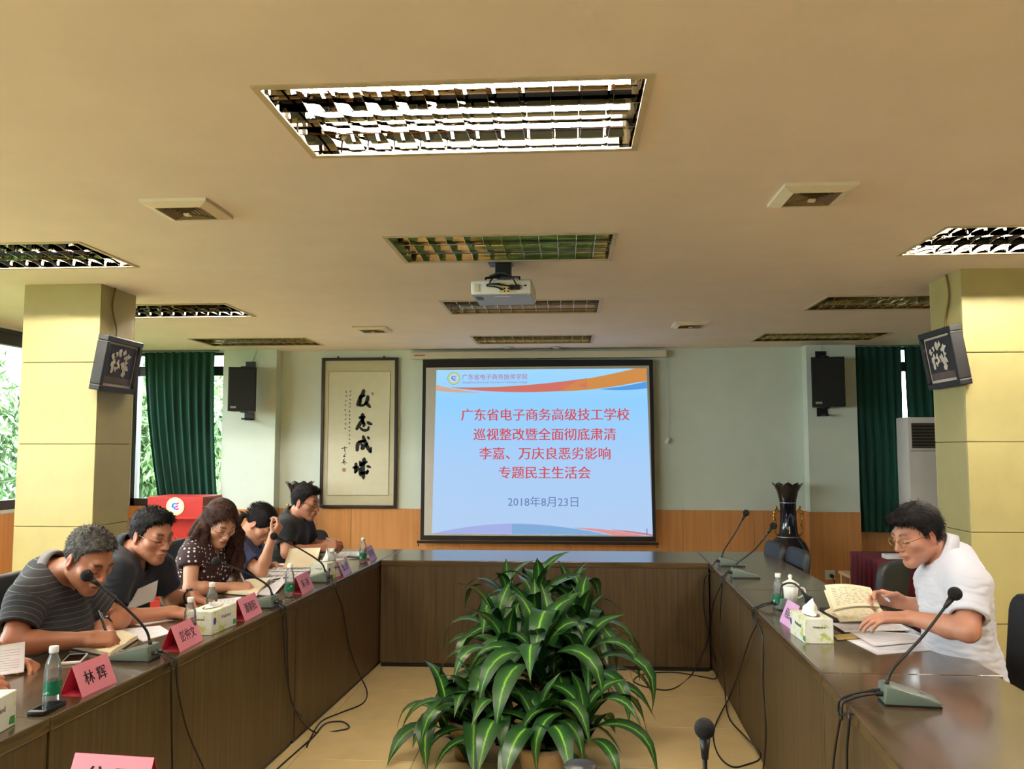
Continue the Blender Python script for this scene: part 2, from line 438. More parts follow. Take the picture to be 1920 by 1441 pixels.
# ================================================================== CEILING FIXTURES
M_tube = emit('lit_fluorescent_tube', (255, 246, 234), TUBE_STRENGTH)
M_tubeoff = mat('unlit_fluorescent_tube', (226, 224, 214), .35, var=.02)
M_brightalu = mat('brightened_aluminium', (232, 224, 206), .09, 1., var=.1, scale=20)  # lighter aluminium for unlit troffers, imitating room light in their reflectors
M_rim = mat('troffer_rim', (186, 172, 140), .5, var=.08)
def troffer(cx_, cy_, lit, label):
    M_chrome = globals()['M_chrome'] if lit else M_brightalu
    t = thing('ceiling_light', label, 'ceiling light', (cx_, cy_, ZC), 0, 'recessed louvred ceiling lights')
    W2, D2 = FW/2, FD/2
    MB().box((-W2-.03, -D2-.03, .11), (W2+.03, D2+.03, .13)).box((-W2-.03, -D2-.03, 0.001), (-W2, D2+.03, .11)).box((W2, -D2-.03, 0.001), (W2+.03, D2+.03, .11)) \
        .box((-W2, -D2-.03, 0.001), (W2, -D2, .11)).box((-W2, D2, 0.001), (W2, D2+.03, .11)).build('housing', M_chrome, t)
    mb = MB()
    for lo, hi in (((-W2-.012, -D2-.012, -.006), (W2+.012, -D2+.012, 0)), ((-W2-.012, D2-.012, -.006), (W2+.012, D2+.012, 0)),
                   ((-W2-.012, -D2+.012, -.006), (-W2+.012, D2-.012, 0)), ((W2-.012, -D2+.012, -.006), (W2+.012, D2-.012, 0))): mb.box(lo, hi)
    mb.build('rim', M_rim, t)
    ybs = [-D2+.014, -D2/3, D2/3, D2-.014]
    for k in range(3):                                  # parabolic reflector troughs, deeper when unlit to catch window light
        y0, y1 = ybs[k]+.006, ybs[k+1]-.006; n = 12; vs_ = []
        for i in range(n+1):
            s = -1+2*i/n
            for x in (-W2+.005, W2-.005): vs_.append((x, (y0+y1)/2+s*(y1-y0)/2, .094-(.004 if lit else .045)*s*s))
        MB().add(vs_, [(2*i, 2*i+1, 2*i+3, 2*i+2) for i in range(n)]).build('reflector', M_chrome, t, True, fix=False)
    for k in (1, 2):                                    # long dividers (V section)
        y = ybs[k]; MB().prism([(-.003, .045), (.003, .045), (.0012, .002), (-.0012, .002)], -W2+.004, W2-.004,
                               Matrix(((0, 0, 1, 0), (1, 0, 0, y), (0, 1, 0, 0), (0, 0, 0, 1)))).build('divider', M_chrome, t)
    blade = None
    for k in range(3):
        y0, y1 = ybs[k], ybs[k+1]; yc, hw = (y0+y1)/2, (y1-y0)/2-.004
        for i in range(11):
            x = -W2+FW*(i+1)/12+((k-1)*.0)
            if blade is None or k == 1 and i == 0:
                # cross blade: thin at the bottom, thick at the top, edge dipping in the middle
                n = 8; vs_ = []
                for j in range(n+1):
                    s = -1+2*j/n; zb = .004+.012*(1-s*s)
                    vs_ += [(-.0012, s*hw, zb), (.0012, s*hw, zb), (.006, s*hw, .062), (-.006, s*hw, .062)]
                fs = []
                for j in range(n):
                    a = 4*j
                    fs += [(a, a+1, a+5, a+4), (a+1, a+2, a+6, a+5), (a+2, a+3, a+7, a+6), (a+3, a, a+4, a+7)]
                fs += [(0, 3, 2, 1), (4*n, 4*n+1, 4*n+2, 4*n+3)]
                blade = MB().add(vs_, fs).me('louver_blade'); blade.materials.append(M_chrome)
            o = bpy.data.objects.new('louver_blade', blade); C.objects.link(o); o.parent = t; o.location = (x, yc, 0)
    for y in (-D2/3, D2/3):
        tb = MB().cyl((-W2+.03, y, .074), (W2-.03, y, .074), .008, n=12).build('tube', M_tube if lit else M_tubeoff, t, True)
        for s in (-1, 1):
            MB().cyl((s*(W2-.03), y, .074), (s*(W2-.045), y, .074), .011, n=12).build('tube_cap', M_cream, tb)
    return t
LIT = {(-.35, 2.7), (-3.21, 2.7), (2.49, 2.7), (-3.21, 4.5), (2.49, 4.5), (-3.21, 6.4),
       (-.35, .85), (2.49, .85), (-3.21, .85)}
row = {-1.0: 'behind the viewer, farthest row', .85: 'over the near table', 2.7: 'nearest in view', 4.5: 'second row, level with the projector mount',
       6.4: 'third row from the viewer', 8.35: 'last row, nearest the screen wall'}
col = {-3.21: 'on the window side', -.35: 'along the middle', 2.49: 'on the right side'}
pro = {}
for c in FIX:
    k = c in LIT; lab = '%s louvred ceiling light %s, %s' % ('lit' if k else 'unlit', col[c[0]], row[c[1]])
    if k not in pro: pro[k] = troffer(c[0], c[1], k, lab)
    else: dup(pro[k], (c[0], c[1], ZC), 0, lab)
# air diffusers
def vent(x, y, label):
    t = thing('ceiling_vent', label, 'air vent', (x, y, ZC), 0, 'square ceiling air vents')
    a, b = .152, .105
    MB().add([(-a, -a, 0), (a, -a, 0), (a, a, 0), (-a, a, 0), (-a, -a, -.014), (a, -a, -.014), (a, a, -.014), (-a, a, -.014),
              (-b, -b, -.03), (b, -b, -.03), (b, b, -.03), (-b, b, -.03), (-b, -b, -.008), (b, -b, -.008), (b, b, -.008), (-b, b, -.008)],
             [(i, (i+1) % 4, 4+(i+1) % 4, 4+i) for i in range(4)]+[(4+i, 4+(i+1) % 4, 8+(i+1) % 4, 8+i) for i in range(4)]
             + [(8+i, 8+(i+1) % 4, 12+(i+1) % 4, 12+i) for i in range(4)]+[(12, 13, 14, 15)]).build('frame', M_cream, t)
    M_d = mat('vent_slat', (120, 98, 62), .6)
    for k in range(5):
        r_ = .098-.017*k; z = -.027-.0012*k; hh = .006
        for s in range(4):
            ca, sa = [(1, 0), (0, 1), (-1, 0), (0, -1)][s]
            M_ = Matrix(((ca, -sa, 0, 0), (sa, ca, 0, 0), (0, 0, 1, 0), (0, 0, 0, 1)))
            MB().add([(-r_, -r_, z), (r_, -r_, z), (r_-.013, -r_+.013, z+.012), (-r_+.013, -r_+.013, z+.012)], [(0, 1, 2, 3)], M_).build('slat', M_d, t)
    MB().box((-.014, -.014, -.036), (.014, .014, -.012)).build('center_cap', M_cream, t)
    return t
v0 = vent(-1.74, 3.63, 'square cream air vent on the ceiling near the window side, closest')
for x, y, lab in ((1.06, 3.6, 'square cream air vent on the ceiling at right, closest'), (-1.79, 7.47, 'small far air vent left of the screen'),
                  (1.09, 7.38, 'small far air vent right of the screen')): dup(v0, (x, y, ZC), 0, lab)
# downlights by the screen
M_down = mat('downlight_lens', (235, 235, 228), .25, var=.02)
for px, lab in ((953, 'left one of two small round downlights before the screen'), (1043, 'right one of two small round downlights before the screen')):
    p = PZ(px, 650.5, ZC)
    t = thing('downlight', lab, 'downlight', (p[0], p[1], ZC), 0, 'round downlights')
    MB().lathe([(.06, 0), (.062, -.006), (.048, -.012), (.044, -.004), (.044, 0)], 20).build('ring', M_chrome, t, True)
    MB().lathe([(.042, -.003), (.03, -.012), (.01, -.016)], 16).build('lens', M_down, t, True)
# projector
t = thing('projector', 'white projector hanging from the ceiling on a black mount', 'projector', (-.375, 4.89, 2.437), R(-2))
M_pw = mat('projector_white', (236, 234, 226), .4, var=.02); M_pg = mat('projector_underside', (150, 160, 178), .45, var=.05)
body = MB().box((-.178, -.17, .004), (.178, .18, .09), bev=.014, seg=3).build('body', M_pw, t, 'auto')
MB().box((-.172, -.163, -.001), (.172, .174, .006), bev=.002, seg=1).build('underside', M_pg, t)
for k in range(6): MB().box((-.155+.007*k, -.12, -.0035), (-.152+.007*k, -.03, 0)).build('vent_slot', M_black, t)
MB().box((-.04, -.13, -.003), (.05, -.124, 0)).build('seam_strip', M_white, t)
MB().box((-.01, -.173, .012), (.088, -.169, .072)).build('connector_panel', mat('connector_panel', (226, 206, 150), .5), body)
for x, z in ((.0, .03), (.02, .02), (.02, .036), (.042, .02), (.042, .036)): MB().cyl((x, -.17, z), (x, -.177, z), .0045, n=10).build('jack', M_black, body)
for x in (.062, .095): MB().box((x-.014, -.188, .026), (x+.014, -.17, .056), bev=.003, seg=1).build('cable_plug', M_black, t)
MB().box((.132, -.174, .048), (.148, -.169, .056)).build('socket', M_black, body)
MB().box((-.155, -.174, .02), (-.125, -.169, .066)).build('cover_plate', M_cream, body)
for pts in ([(.095, -.185, .045), (.06, -.21, .10), (0, -.20, .125), (-.07, -.15, .115), (-.05, -.05, .14), (-.03, .0, .2)],
            [(.062, -.185, .045), (.0, -.22, .05), (-.06, -.2, .06), (-.05, -.16, .1), (-.02, -.05, .14)],
            [(.01, -.178, .03), (-.03, -.21, .04), (-.08, -.19, .05), (-.07, -.18, .062), (-.01, -.185, .064)]):
    MB().tube(catmull(pts, 5), .0045, 6).build('cable', M_black, t, True)
MB().box((-.05, -.06, .13), (.04, .04, .212), bev=.004, seg=1).box((-.09, -.075, .21), (.05, .05, .217)).build('mount', M_black, t)
for x, y in ((-.1, -.1), (.1, -.1), (0, .1)):
    MB().tube([(0, 0, .14), (x, y, .115), (x, y, .088)], .007, 6).build('mount_arm', M_black, t)
MB().cyl((-.09, .178, .05), (-.09, .2, .05), .035, .033, n=20).build('lens', M_black, t, True)

# ================================================================== BACK WALL THINGS
YS = 9.09
PXM = 9.09/F*1.0056
def at(px, py, k=0): return P(px, py, YS-.0012*k)
EX, EZ = np.array([1., 0, 0]), np.array([0, 0, 1.])
scr = thing('projection_screen', 'pull-down projection screen showing a light blue slide', 'screen', (-.35, 9.12, .53))
o0 = np.array([-.35, 9.12, .53])
def poly(name, pts, m, parent, k=0, thick=0.):
    q = [at(x, y, k)-o0 for x, y in pts]
    mb = MB()
    if thick:
        n = len(q); mb.add(q+[a+np.array([0, thick, 0]) for a in q], [tuple(range(n)), tuple(range(n, 2*n))[::-1]]+[(i, n+i, n+(i+1) % n, (i+1) % n) for i in range(n)])
    else: mb.add(q, [tuple(range(len(q)))])
    return mb.build(name, m, parent, fix=False)
M_scr = mat('screen_border_black', (16, 14, 16), .7); M_scrw = mat('screen_fabric', (196, 192, 186), .8, var=.02)
poly('border', [(793, 674), (1224, 674), (1230, 1015), (788, 1012)], M_scr, scr, 0, .004)
poly('fabric', [(799, 689), (1217, 685), (1224, 1006), (795, 1003)], M_scrw, scr, 1)
MB().box((-1.76+.35, -.05, 2.545-.53), (1.082+.35, .06, 2.625-.53), bev=.012).build('case', mat('screen_case', (206, 200, 184), .45, var=.03), scr)
MB().box((-1.70+.35, -.054, 2.575-.53), (-1.58+.35, -.05, 2.59-.53)).build('label_strip', mat('case_label_red', (190, 90, 70), .5), scr)
MB().cyl((-1.655+.35, -.03, .0), (.965+.35, -.03, 0), .014, n=12).build('bottom_bar', M_scr, scr)
for s in (-1.64, .95): MB().cyl((s+.35, -.03, -.02), (s+.35, -.03, -.045), .006, n=8).build('hook', M_black, scr)
# slide: projector light put into its colours as emission
m, nt, b = new_mat('slide_background')
b.inputs['Base Color'].default_value = (.02, .02, .02, 1); b.inputs['Specular IOR Level'].default_value = .1
tc = nt.nodes.new('ShaderNodeTexCoord'); sp = nt.nodes.new('ShaderNodeSeparateXYZ'); nt.links.new(tc.outputs['Object'], sp.inputs[0])
mr = nt.nodes.new('ShaderNodeMapRange'); mr.inputs['From Min'].default_value = .06; mr.inputs['From Max'].default_value = 1.9
nt.links.new(sp.outputs['Z'], mr.inputs['Value'])
nt.links.new(ramp(nt, mr.outputs[0], [(0, lin((178, 206, 240))), (.45, lin((168, 206, 248))), (.8, lin((146, 208, 255))), (1, lin((160, 216, 255)))]), b.inputs['Emission Color'])
b.inputs['Emission Strength'].default_value = 1.0/2**EXPO
M_slide = m
sl = poly('slide', [(818.5, 693.4), (1212, 690.3), (1224, 1004), (809.5, 999.5)], M_slide, scr, 2)
def sem(n, c): return emit('slide_'+n, c, .95/2**EXPO)
def z4(pts): return [(780+x/3.894, 660+y/3.894) for x, y in pts]
def swoosh(n, up, lo, c, k): return poly('slide_'+n, z4(up)+z4(lo[::-1]), sem(n, c), sl, k)
def curve(p0, p1, p2, n=14): return [((1-t)**2*p0[0]+2*t*(1-t)*p1[0]+t*t*p2[0], (1-t)**2*p0[1]+2*t*(1-t)*p1[1]+t*t*p2[1]) for t in [i/n for i in range(n+1)]]
swoosh('red_band', curve((255, 256), (700, 268), (1250, 190)), curve((255, 258), (720, 320), (1250, 268)), (214, 118, 104), 3)
swoosh('orange_band', curve((1060, 225), (1350, 180), (1600, 119))+[(1683, 118)], curve((1060, 285), (1330, 278), (1600, 222))+[(1684, 211)], (214, 146, 78), 3)
swoosh('blue_band', curve((1340, 268), (1530, 252), (1685, 213)), curve((1340, 270), (1530, 288), (1686, 262)), (90, 160, 232), 4)
swoosh('tan_band', curve((149, 238), (300, 280), (480, 293)), curve((147, 280), (300, 300), (480, 294)), (216, 176, 150), 3)
swoosh('violet_hill', curve((125, 1322), (700, 1190), (1200, 1300)), curve((125, 1323), (700, 1326), (1200, 1322)), (168, 180, 236), 3)
swoosh('blue_hill', curve((700, 1253), (1100, 1262), (1415, 1335)), curve((700, 1326), (1100, 1328), (1415, 1336)), (132, 176, 222), 4)
swoosh('pink_stripe', curve((1150, 1280), (1400, 1285), (1660, 1338)), curve((1150, 1282), (1340, 1305), (1440, 1337))+[(1600, 1339)], (230, 150, 150), 5)
swoosh('red_stripe', curve((1430, 1293), (1600, 1305), (1728, 1330)), curve((1430, 1295), (1600, 1325), (1728, 1341)), (210, 130, 140), 6)
M_red = sem('title_red', (214, 84, 92)); M_dat = sem('date_grey', (110, 140, 186))
PM = float(np.linalg.norm(at(1100, 800)-at(1000, 800)))/100
def stext(s, cx_, cy_, wpx, m, bold=.012, hpx=None, name='slide_text'):
    lettering(s, wpx*PM, at(cx_, cy_, 7)-o0, EX, EZ, m, sl, 0, name, None if hpx is None else hpx*PM, wide=bold)
stext('广东省电子商务高级技工学校', 1021.4, 776.8, 316, M_red, .016)
stext('巡视整改暨全面彻底肃清', 1020.6, 813.6, 267, M_red, .016)
stext('李嘉、万庆良恶劣影响', 1021, 849.5, 245, M_red, .016)
stext('专题民主生活会', 1021, 885.5, 171, M_red, .016)
stext('2018年8月23日', 1018, 940, 131, M_dat, .004)
stext('广东省电子商务技师学院', 927.5, 706, 124, sem('logo_text', (196, 100, 130)), .004)
stext('GuangDong Electronic Commerce Technician College', 927.5, 716.6, 124, sem('logo_small', (176, 110, 170)), .004)
stext('1', 1213, 996, 1.6, sem('page_no', (120, 110, 130)), 0)
def emblem(cx_, cy_, r_, add):
    circ = lambda rr, n=28: [(cx_+rr*math.cos(2*math.pi*i/n), cy_-rr*math.sin(2*math.pi*i/n)) for i in range(n)]
    add('rim', circ(r_), 0); add('ring', circ(r_*.94), 1); add('disc', circ(r_*.68), 2)
    w1 = [(-.42, .02), (-.35, -.3), (.0, -.42), (.1, -.3), (-.15, -.2), (-.2, 0), (0, .1), (.05, .28), (-.1, .38), (-.2, .3), (-.12, .18), (-.35, .15)]
    add('wave', [(cx_+x*r_, cy_+y*r_) for x, y in w1], 3)
    for i, (dy, dx) in enumerate(((-.3, .12), (.0, .05), (.3, .1))):
        add('feather', [(cx_+(x+dx)*r_, cy_+(y+dy)*r_) for x, y in ((-.12, .06), (.0, -.06), (.34, -.14), (.25, .04), (.02, .12))], 3)
ecol = {'rim': (150, 170, 130), 'ring': (196, 212, 150), 'disc': (190, 226, 250), 'wave': (70, 140, 235), 'feather': (170, 130, 220)}
emblem(851, 709, 12, lambda n, pts, k: poly('emblem_'+n, pts, MATS.get('slide_e_'+n) or sem('e_'+n, ecol[n]), sl, 7+k))
# cable and remote hanging right of the screen
t = thing('cord_switch', 'small white switch hanging on a thin cord right of the screen', 'switch', P(1251, 826, 9.16))
MB().tube([P(1250, 672, 9.17)-np.array(t.location), P(1251, 760, 9.17)-np.array(t.location), (0, 0, .03)], .003, 6).build('cord', M_white, t, True)
MB().box((-.018, -.012, -.035), (.018, .012, .035), Matrix.Rotation(R(25), 4, 'Y'), bev=.008).build('switch_body', M_white, t)
# calligraphy scroll
YF = 9.175
t = thing('framed_calligraphy', 'tall framed calligraphy scroll with large brush characters left of the screen', 'picture', P(673, 952, YF)); o1 = np.array(t.location)
M_fr = mat('dark_mahogany_frame', (40, 20, 20), .35, var=.2); M_pap = mat('cream_scroll_paper', (205, 200, 176), .8, var=.03)
M_silk = mat('cream_scroll_mount', (190, 184, 156), .8, var=.03); M_ink = mat('black_ink', (24, 22, 20), .8); M_seal = mat('seal_red', (168, 112, 96), .8)
a, b_ = P(604, 671, YF)-o1, P(747, 671, YF)-o1; H_ = float(a[2]); X0, X1 = float(P(602, 800, YF)[0]-o1[0]), float(P(745, 800, YF)[0]-o1[0]); fw = .032
MB().box((X0, -.02, 0), (X0+fw, .02, H_), bev=.003).box((X1-fw, -.02, 0), (X1, .02, H_), bev=.003).box((X0+fw, -.02, 0), (X1-fw, .02, fw), bev=.003).box((X0+fw, -.02, H_-fw), (X1-fw, .02, H_), bev=.003).build('frame', M_fr, t)
MB().box((X0+.02, .0, .02), (X1-.02, .015, H_-.02)).build('scroll_mount', M_silk, t)
def fp(px, py, k=0): return P(px, py, YF-.001*k-.001)-o1
MB().add([fp(617, 696, 1), fp(732, 696, 1), fp(728, 928, 1), fp(613, 928, 1)], [(0, 1, 2, 3)]).build('paper', M_pap, t, fix=False)
for p0, p1 in (((617, 696), (732, 696)), ((732, 696), (728, 928)), ((728, 928), (613, 928)), ((613, 928), (617, 696))):
    MB().tube([fp(*p0, 2), fp(*p1, 2)], .0016, 4).build('border_line', M_ink, t)
for px in (634, 720): MB().sphere((float(P(px, 669, YF)[0]-o1[0]), 0, H_+.008), .012, 8, 6).build('hanger', M_black, t)
def brush(pts, w_, k=3, jit=.12, m=M_ink, name='brush_stroke', crop=(625, 720, 8.01)):
    """a brush stroke: ribbon with rounded ends and uneven width"""
    q = catmull([(x, y, 0) for x, y in pts], 6); n = len(q); up, lo = [], []
    for i, p in enumerate(q):
        d = q[min(i+1, n-1)]-q[max(i-1, 0)]; d = d/(np.linalg.norm(d)+1e-9); s = np.array([-d[1], d[0]])
        tt = i/(n-1); ww = w_*.5*(.7+.3*math.sin(math.pi*min(1, max(0, .15+.8*tt)))+jit*math.sin(3.1*i+w_))
        up.append((p[0]+s[0]*ww, p[1]+s[1]*ww)); lo.append((p[0]-s[0]*ww, p[1]-s[1]*ww))
        if i == 0: d0 = d
    e0 = [(q[0][0]-d0[0]*w_*.38, q[0][1]-d0[1]*w_*.38)]; e1 = [(q[-1][0]+d[0]*w_*.38, q[-1][1]+d[1]*w_*.38)]
    ring = e0+up+e1+lo[::-1]; V = [fp(crop[0]+x/crop[2], crop[1]+y/crop[2], k) for x, y in ring]
    n2 = len(up); fs = [(0, 1, len(ring)-1)]+[(1+i, 2+i, len(ring)-2-i, len(ring)-1-i) for i in range(n2-1)]+[(n2, n2+1, n2+2)]
    return MB().add(V, fs).build(name, m, t, fix=False)
for pts, w_ in [([(456, 90), (440, 150), (400, 215), (362, 315)], 44), ([(395, 195), (430, 180), (472, 170)], 30), ([(385, 315), (440, 318), (478, 292)], 30),
                ([(405, 200), (410, 260), (395, 310)], 26), ([(518, 180), (508, 240), (475, 305)], 38), ([(490, 268), (520, 310), (552, 342)], 36),
                ([(440, 448), (438, 500), (440, 545)], 44), ([(390, 500), (430, 500), (472, 492)], 34), ([(440, 530), (390, 610), (350, 672)], 42), ([(435, 560), (462, 600), (452, 632)], 34),
                ([(405, 655), (450, 690), (515, 685), (532, 640)], 30), ([(512, 570), (545, 590), (575, 600)], 34), ([(420, 545), (450, 570), (465, 590)], 30),
                ([(357, 992), (372, 890), (440, 852)], 42), ([(448, 782), (470, 850), (520, 960), (556, 1020)], 40), ([(568, 950), (562, 990), (566, 1020)], 26),
                ([(415, 905), (440, 915), (428, 968), (462, 962)], 30), ([(462, 940), (490, 915), (512, 885)], 30), ([(515, 792), (530, 808), (536, 822)], 26), ([(385, 868), (430, 858), (485, 845)], 30),
                ([(340, 1190), (335, 1260), (332, 1325)], 36), ([(302, 1252), (340, 1246), (372, 1238)], 34), ([(322, 1330), (350, 1300), (380, 1262)], 24), ([(398, 1160), (408, 1200), (404, 1225)], 30),
                ([(466, 1118), (442, 1240), (452, 1408)], 48), ([(400, 1212), (450, 1190), (500, 1165)], 38), ([(402, 1262), (402, 1330), (408, 1370)], 36), ([(410, 1330), (450, 1335), (520, 1312)], 36),
                ([(500, 1345), (516, 1310), (512, 1290)], 28), ([(505, 1232), (530, 1236), (556, 1246)], 30)]:
    brush(pts, w_*1.4)
rr = random.Random(5)
for x, y0, y1, n in ((255, 105, 880, 14), (190, 110, 660, 9)):
    for i in range(n):
        y = y0+(y1-y0)*i/(n-1)-.02*(x-255)
        for k in range(3):
            a0 = rr.uniform(0, 3.1); L = rr.uniform(8, 14); cx_, cy_ = x-i*1.2+rr.uniform(-8, 8), y+rr.uniform(-10, 10)
            brush([(cx_-L*math.cos(a0), cy_-L*math.sin(a0)), (cx_, cy_+2), (cx_+L*math.cos(a0), cy_+L*math.sin(a0))], 6, name='small_stroke')
for pts in ([(125, 965), (170, 955), (212, 952)], [(172, 935), (170, 990), (178, 1020)], [(185, 1040), (150, 1085)], [(170, 1060), (160, 1090), (185, 1080)], [(175, 1120), (150, 1140), (175, 1160)], [(125, 1185), (160, 1165), (205, 1185)], [(150, 1150), (160, 1190), (175, 1200)]):
    brush(pts, 12)
for x, y, w2, h2 in ((162, 1285, 26, 26), (588, 142, 16, 22)):
    MB().add([fp(625+(x+a*w2)/8.01, 720+(y+b2*h2)/8.01, 3) for a, b2 in ((-1, -1), (1, -1), (1, 1), (-1, 1))], [(0, 1, 2, 3)]).build('seal_stamp', M_seal, t, fix=False)
# loudspeakers
M_grill = mat('speaker_grille', (16, 16, 17), .7, var=.3, scale=300, bmp=.3, bscale=400)
def speaker(px0, py0, px1, py1, Y, yaw, label, cable):
    a, b2 = P(px0, py0, Y), P(px1, py1, Y); w2, h = abs(b2[0]-a[0])/2, abs(a[2]-b2[2]); c = (a+b2)/2
    t = thing('wall_speaker', label, 'speaker', (c[0], c[1], b2[2]), yaw)
    w2 = w2/max(.6, math.cos(yaw))*.92
    MB().prism([(-w2, -.11), (w2, -.11), (w2*.72, .11), (-w2*.72, .11)], 0, h).build('cabinet', M_black, t)
    MB().box((-w2+.008, -.122, .01), (w2-.008, -.109, h-.01), bev=.005).build('grille', M_grill, t)
    MB().box((-w2*.8, -.1245, .03), (-w2*.4, -.121, .052)).build('badge', mat('silver_badge', (150, 150, 150), .4), t)
    back = 9.03-Y
    Mi = Matrix.Rotation(-yaw, 4, 'Z')
    for z0, z1 in ((h, h+.06), (-.09, 0)):
        mb = MB(); mb.box((-.055, back-.012, z0+.0), (.055, back-.002, z1+.03 if z0 > 0 else z1), Mi); mb.box((-.02, .0, z0), (.02, back-.01, z0+.02), Mi).box((-.03, -.02, z0-.003 if z0 > 0 else z1-.012), (.03, .06, z0+.02 if z0 > 0 else z1), Mi)
        mb.build('bracket', M_black, t)
    q = [Mi @ Vector((0, back-.006, h+.06)), Mi @ Vector((cable, back-.006, ZC-.01-float(b2[2])))]
    MB().tube(q, .004, 6).build('cable', M_white, t)
    return t
speaker(432, 690, 482, 771, 8.84, R(14), 'black loudspeaker on the white pier left of the calligraphy', .06)
speaker(1515, 671, 1583, 763, 8.86, R(-6), 'black loudspeaker on the pier beside the right green curtain', 0)
# socket
p = P(1556, 1077, 9.012)
t = thing('wall_socket', 'white wall socket with a black plug on the right wood panel', 'socket', p)
MB().box((-.05, -.008, -.05), (.05, .004, .05), bev=.004).build('plate', M_white, t)
MB().cyl((0.012, -.008, -.01), (.012, -.045, -.01), .02, n=14).build('plug', M_black, t)
MB().tube(catmull([(.012, -.045, -.015), (.03, -.05, -.07), (.07, -.03, -.2), (.09, -.02, -float(p[2]))]), .005, 6).build('cord', M_black, t, True)
# curtains
def curtain(name, label, pts_top, pts_bot, ztop, zbot, n_pleat, amp, Y, mid=None):
    n, mz = n_pleat*8, 18; vs_ = []
    for j in range(mz+1):
        s = j/mz; z = ztop+(zbot-ztop)*s
        x0 = pts_top[0]+(pts_bot[0]-pts_top[0])*s**1.6; x1 = pts_top[1]+(pts_bot[1]-pts_top[1])*s**2.5
        for i in range(n+1):
            u = i/n; a = amp*(.6+.4*math.sin(i*.7))*(.7+.5*s)
            vs_.append((x0+(x1-x0)*u, Y+a*math.sin(2*math.pi*n_pleat*u+.5*math.sin(3*s+u*5)), z))
    k = len(vs_); vs_ += [(x, y+.006, z) for x, y, z in vs_]
    fs = []
    for j in range(mz):
        for i in range(n):
            a = j*(n+1)+i; fs += [(a, a+1, a+n+2, a+n+1), (k+a, k+a+n+1, k+a+n+2, k+a+1)]
    t = thing(name, label, 'curtain', ((pts_top[0]+pts_top[1])/2, Y, zbot))
    o = np.array(t.location); MB().add([np.array(q)-o for q in vs_], fs).build('cloth', M_curt, t, True, fix=False)
    MB().cyl((pts_top[0]-.05-o[0], 0, ztop+.012-o[2]), (pts_top[1]+.05-o[0], 0, ztop+.012-o[2]), .01, n=8).build('rail', M_steel, t)
    return t
curtain('curtain', 'dark green curtain hanging at the left window behind the lectern', (-4.76, -3.95), (-4.42, -3.80), 2.63, .35, 9, .035, 9.0)
curtain('curtain', 'dark green curtain beside the right loudspeaker', (3.08, 3.56), (3.09, 3.52), 2.64, .67, 6, .03, 9.08)
curtain('curtain', 'dark green curtain behind the air conditioner', (3.60, 4.45), (3.66, 4.45), 2.64, .67, 9, .03, 9.08)
# air conditioner
a = P(1685, 783, 8.8); x0, zt = float(a[0]), float(a[2])
t = thing('air_conditioner', 'white floor-standing air conditioner with a slatted grille behind the right column', 'air conditioner', (x0+.27, 8.72, 0))
M_ac = mat('air_conditioner_white', (214, 208, 206), .4, var=.02)
MB().box((-.27, -.14, 0), (.27, .16, zt), bev=.012).build('body', M_ac, t, 'auto')
zg1, zg0 = float(P(1700, 793, 8.58)[2]), float(P(1700, 840, 8.58)[2])
MB().box((-.235, -.146, zg0), (.235, -.138, zg1)).build('grille_recess', mat('grille_dark', (40, 34, 30), .7), t)
for i in range(8):
    z = zg0+.015+(zg1-zg0-.03)*i/7; MB().box((-.235, -.158, z-.006), (.235, -.146, z+.003), Matrix.Identity(4)).build('slat', mat('ac_slat', (96, 88, 74), .5), t)
MB().box((.14, -.147, zg0-.25), (.25, -.139, zg0-.1)).build('display_panel', mat('ac_display', (70, 60, 54), .3), t)
MB().box((-.25, -.146, zg0-.03), (.25, -.139, zg0-.022)).build('seam', mat('ac_seam', (150, 146, 142), .5), t)
# vases
M_vase = mat('cobalt_black_glaze', (13, 12, 26), .12, var=.4, scale=9, coat=.5); M_gold = mat('gilt', (196, 150, 76), .3, .9, var=.2)
def vase(x, y, label):
    t = thing('floor_vase', label, 'vase', (x, y, 0), 0, 'pair of tall dark vases')
    prof = [(.10, 0), (.115, .02), (.105, .06), (.12, .15), (.175, .30), (.205, .43), (.20, .52), (.165, .60), (.115, .655), (.092, .70), (.084, .80), (.08, .92), (.085, 1.02), (.105, 1.11), (.14, 1.175), (.152, 1.19), (.135, 1.182), (.10, 1.12), (.075, 1.04)]
    def mod(r_, z, a): 
        k = max(0, (z-1.13)/.06); return r_*(1+.05*k*math.cos(10*a)), z+.014*k*math.cos(10*a)
    MB().lathe(prof, 40, None, mod).build('body', M_vase, t, True)
    M_sil = mat('silver_band', (170, 170, 176), .3, .6)
    for z, r_ in ((1.0, .0842), (.655, .117)): MB().lathe([(r_, z-.004), (r_+.002, z), (r_, z+.004)], 32, caps=False).build('band', M_sil, t, True)
    for s in (-1, 1):
        h = MB().tube(catmull([(s*.115, 0, .665), (s*.15, 0, .72), (s*.125, 0, .79), (s*.145, 0, .86), (s*.115, 0, .93), (s*.082, 0, .9)], 6), .011, 8, .007).build('handle', M_gold, t, True)
        for q, r_ in (((s*.135, -.01, .9), .02), ((s*.12, -.012, .95), .014), ((s*.14, .0, .83), .016)): MB().sphere(q, r_, 10, 7, (1, .8, 1.2)).build('handle_ornament', M_gold, h, True)
    MB().add([(-.04, -.081, .74), (.03, -.082, .76), (.045, -.08, .86), (.0, -.083, .9), (-.03, -.082, .84)], [(0, 1, 2, 3, 4)]).build('painted_motif', mat('vase_motif', (80, 80, 100), .3), t)
    return t
p = P(1476, 903, 8.72); v0 = vase(float(p[0]), 8.72, 'tall dark glazed vase with gilt handles in the right corner')
p = P(562, 903, 8.78); dup(v0, (float(p[0]), 8.78, 0), R(20), 'tall dark glazed vase behind the man in the black shirt')
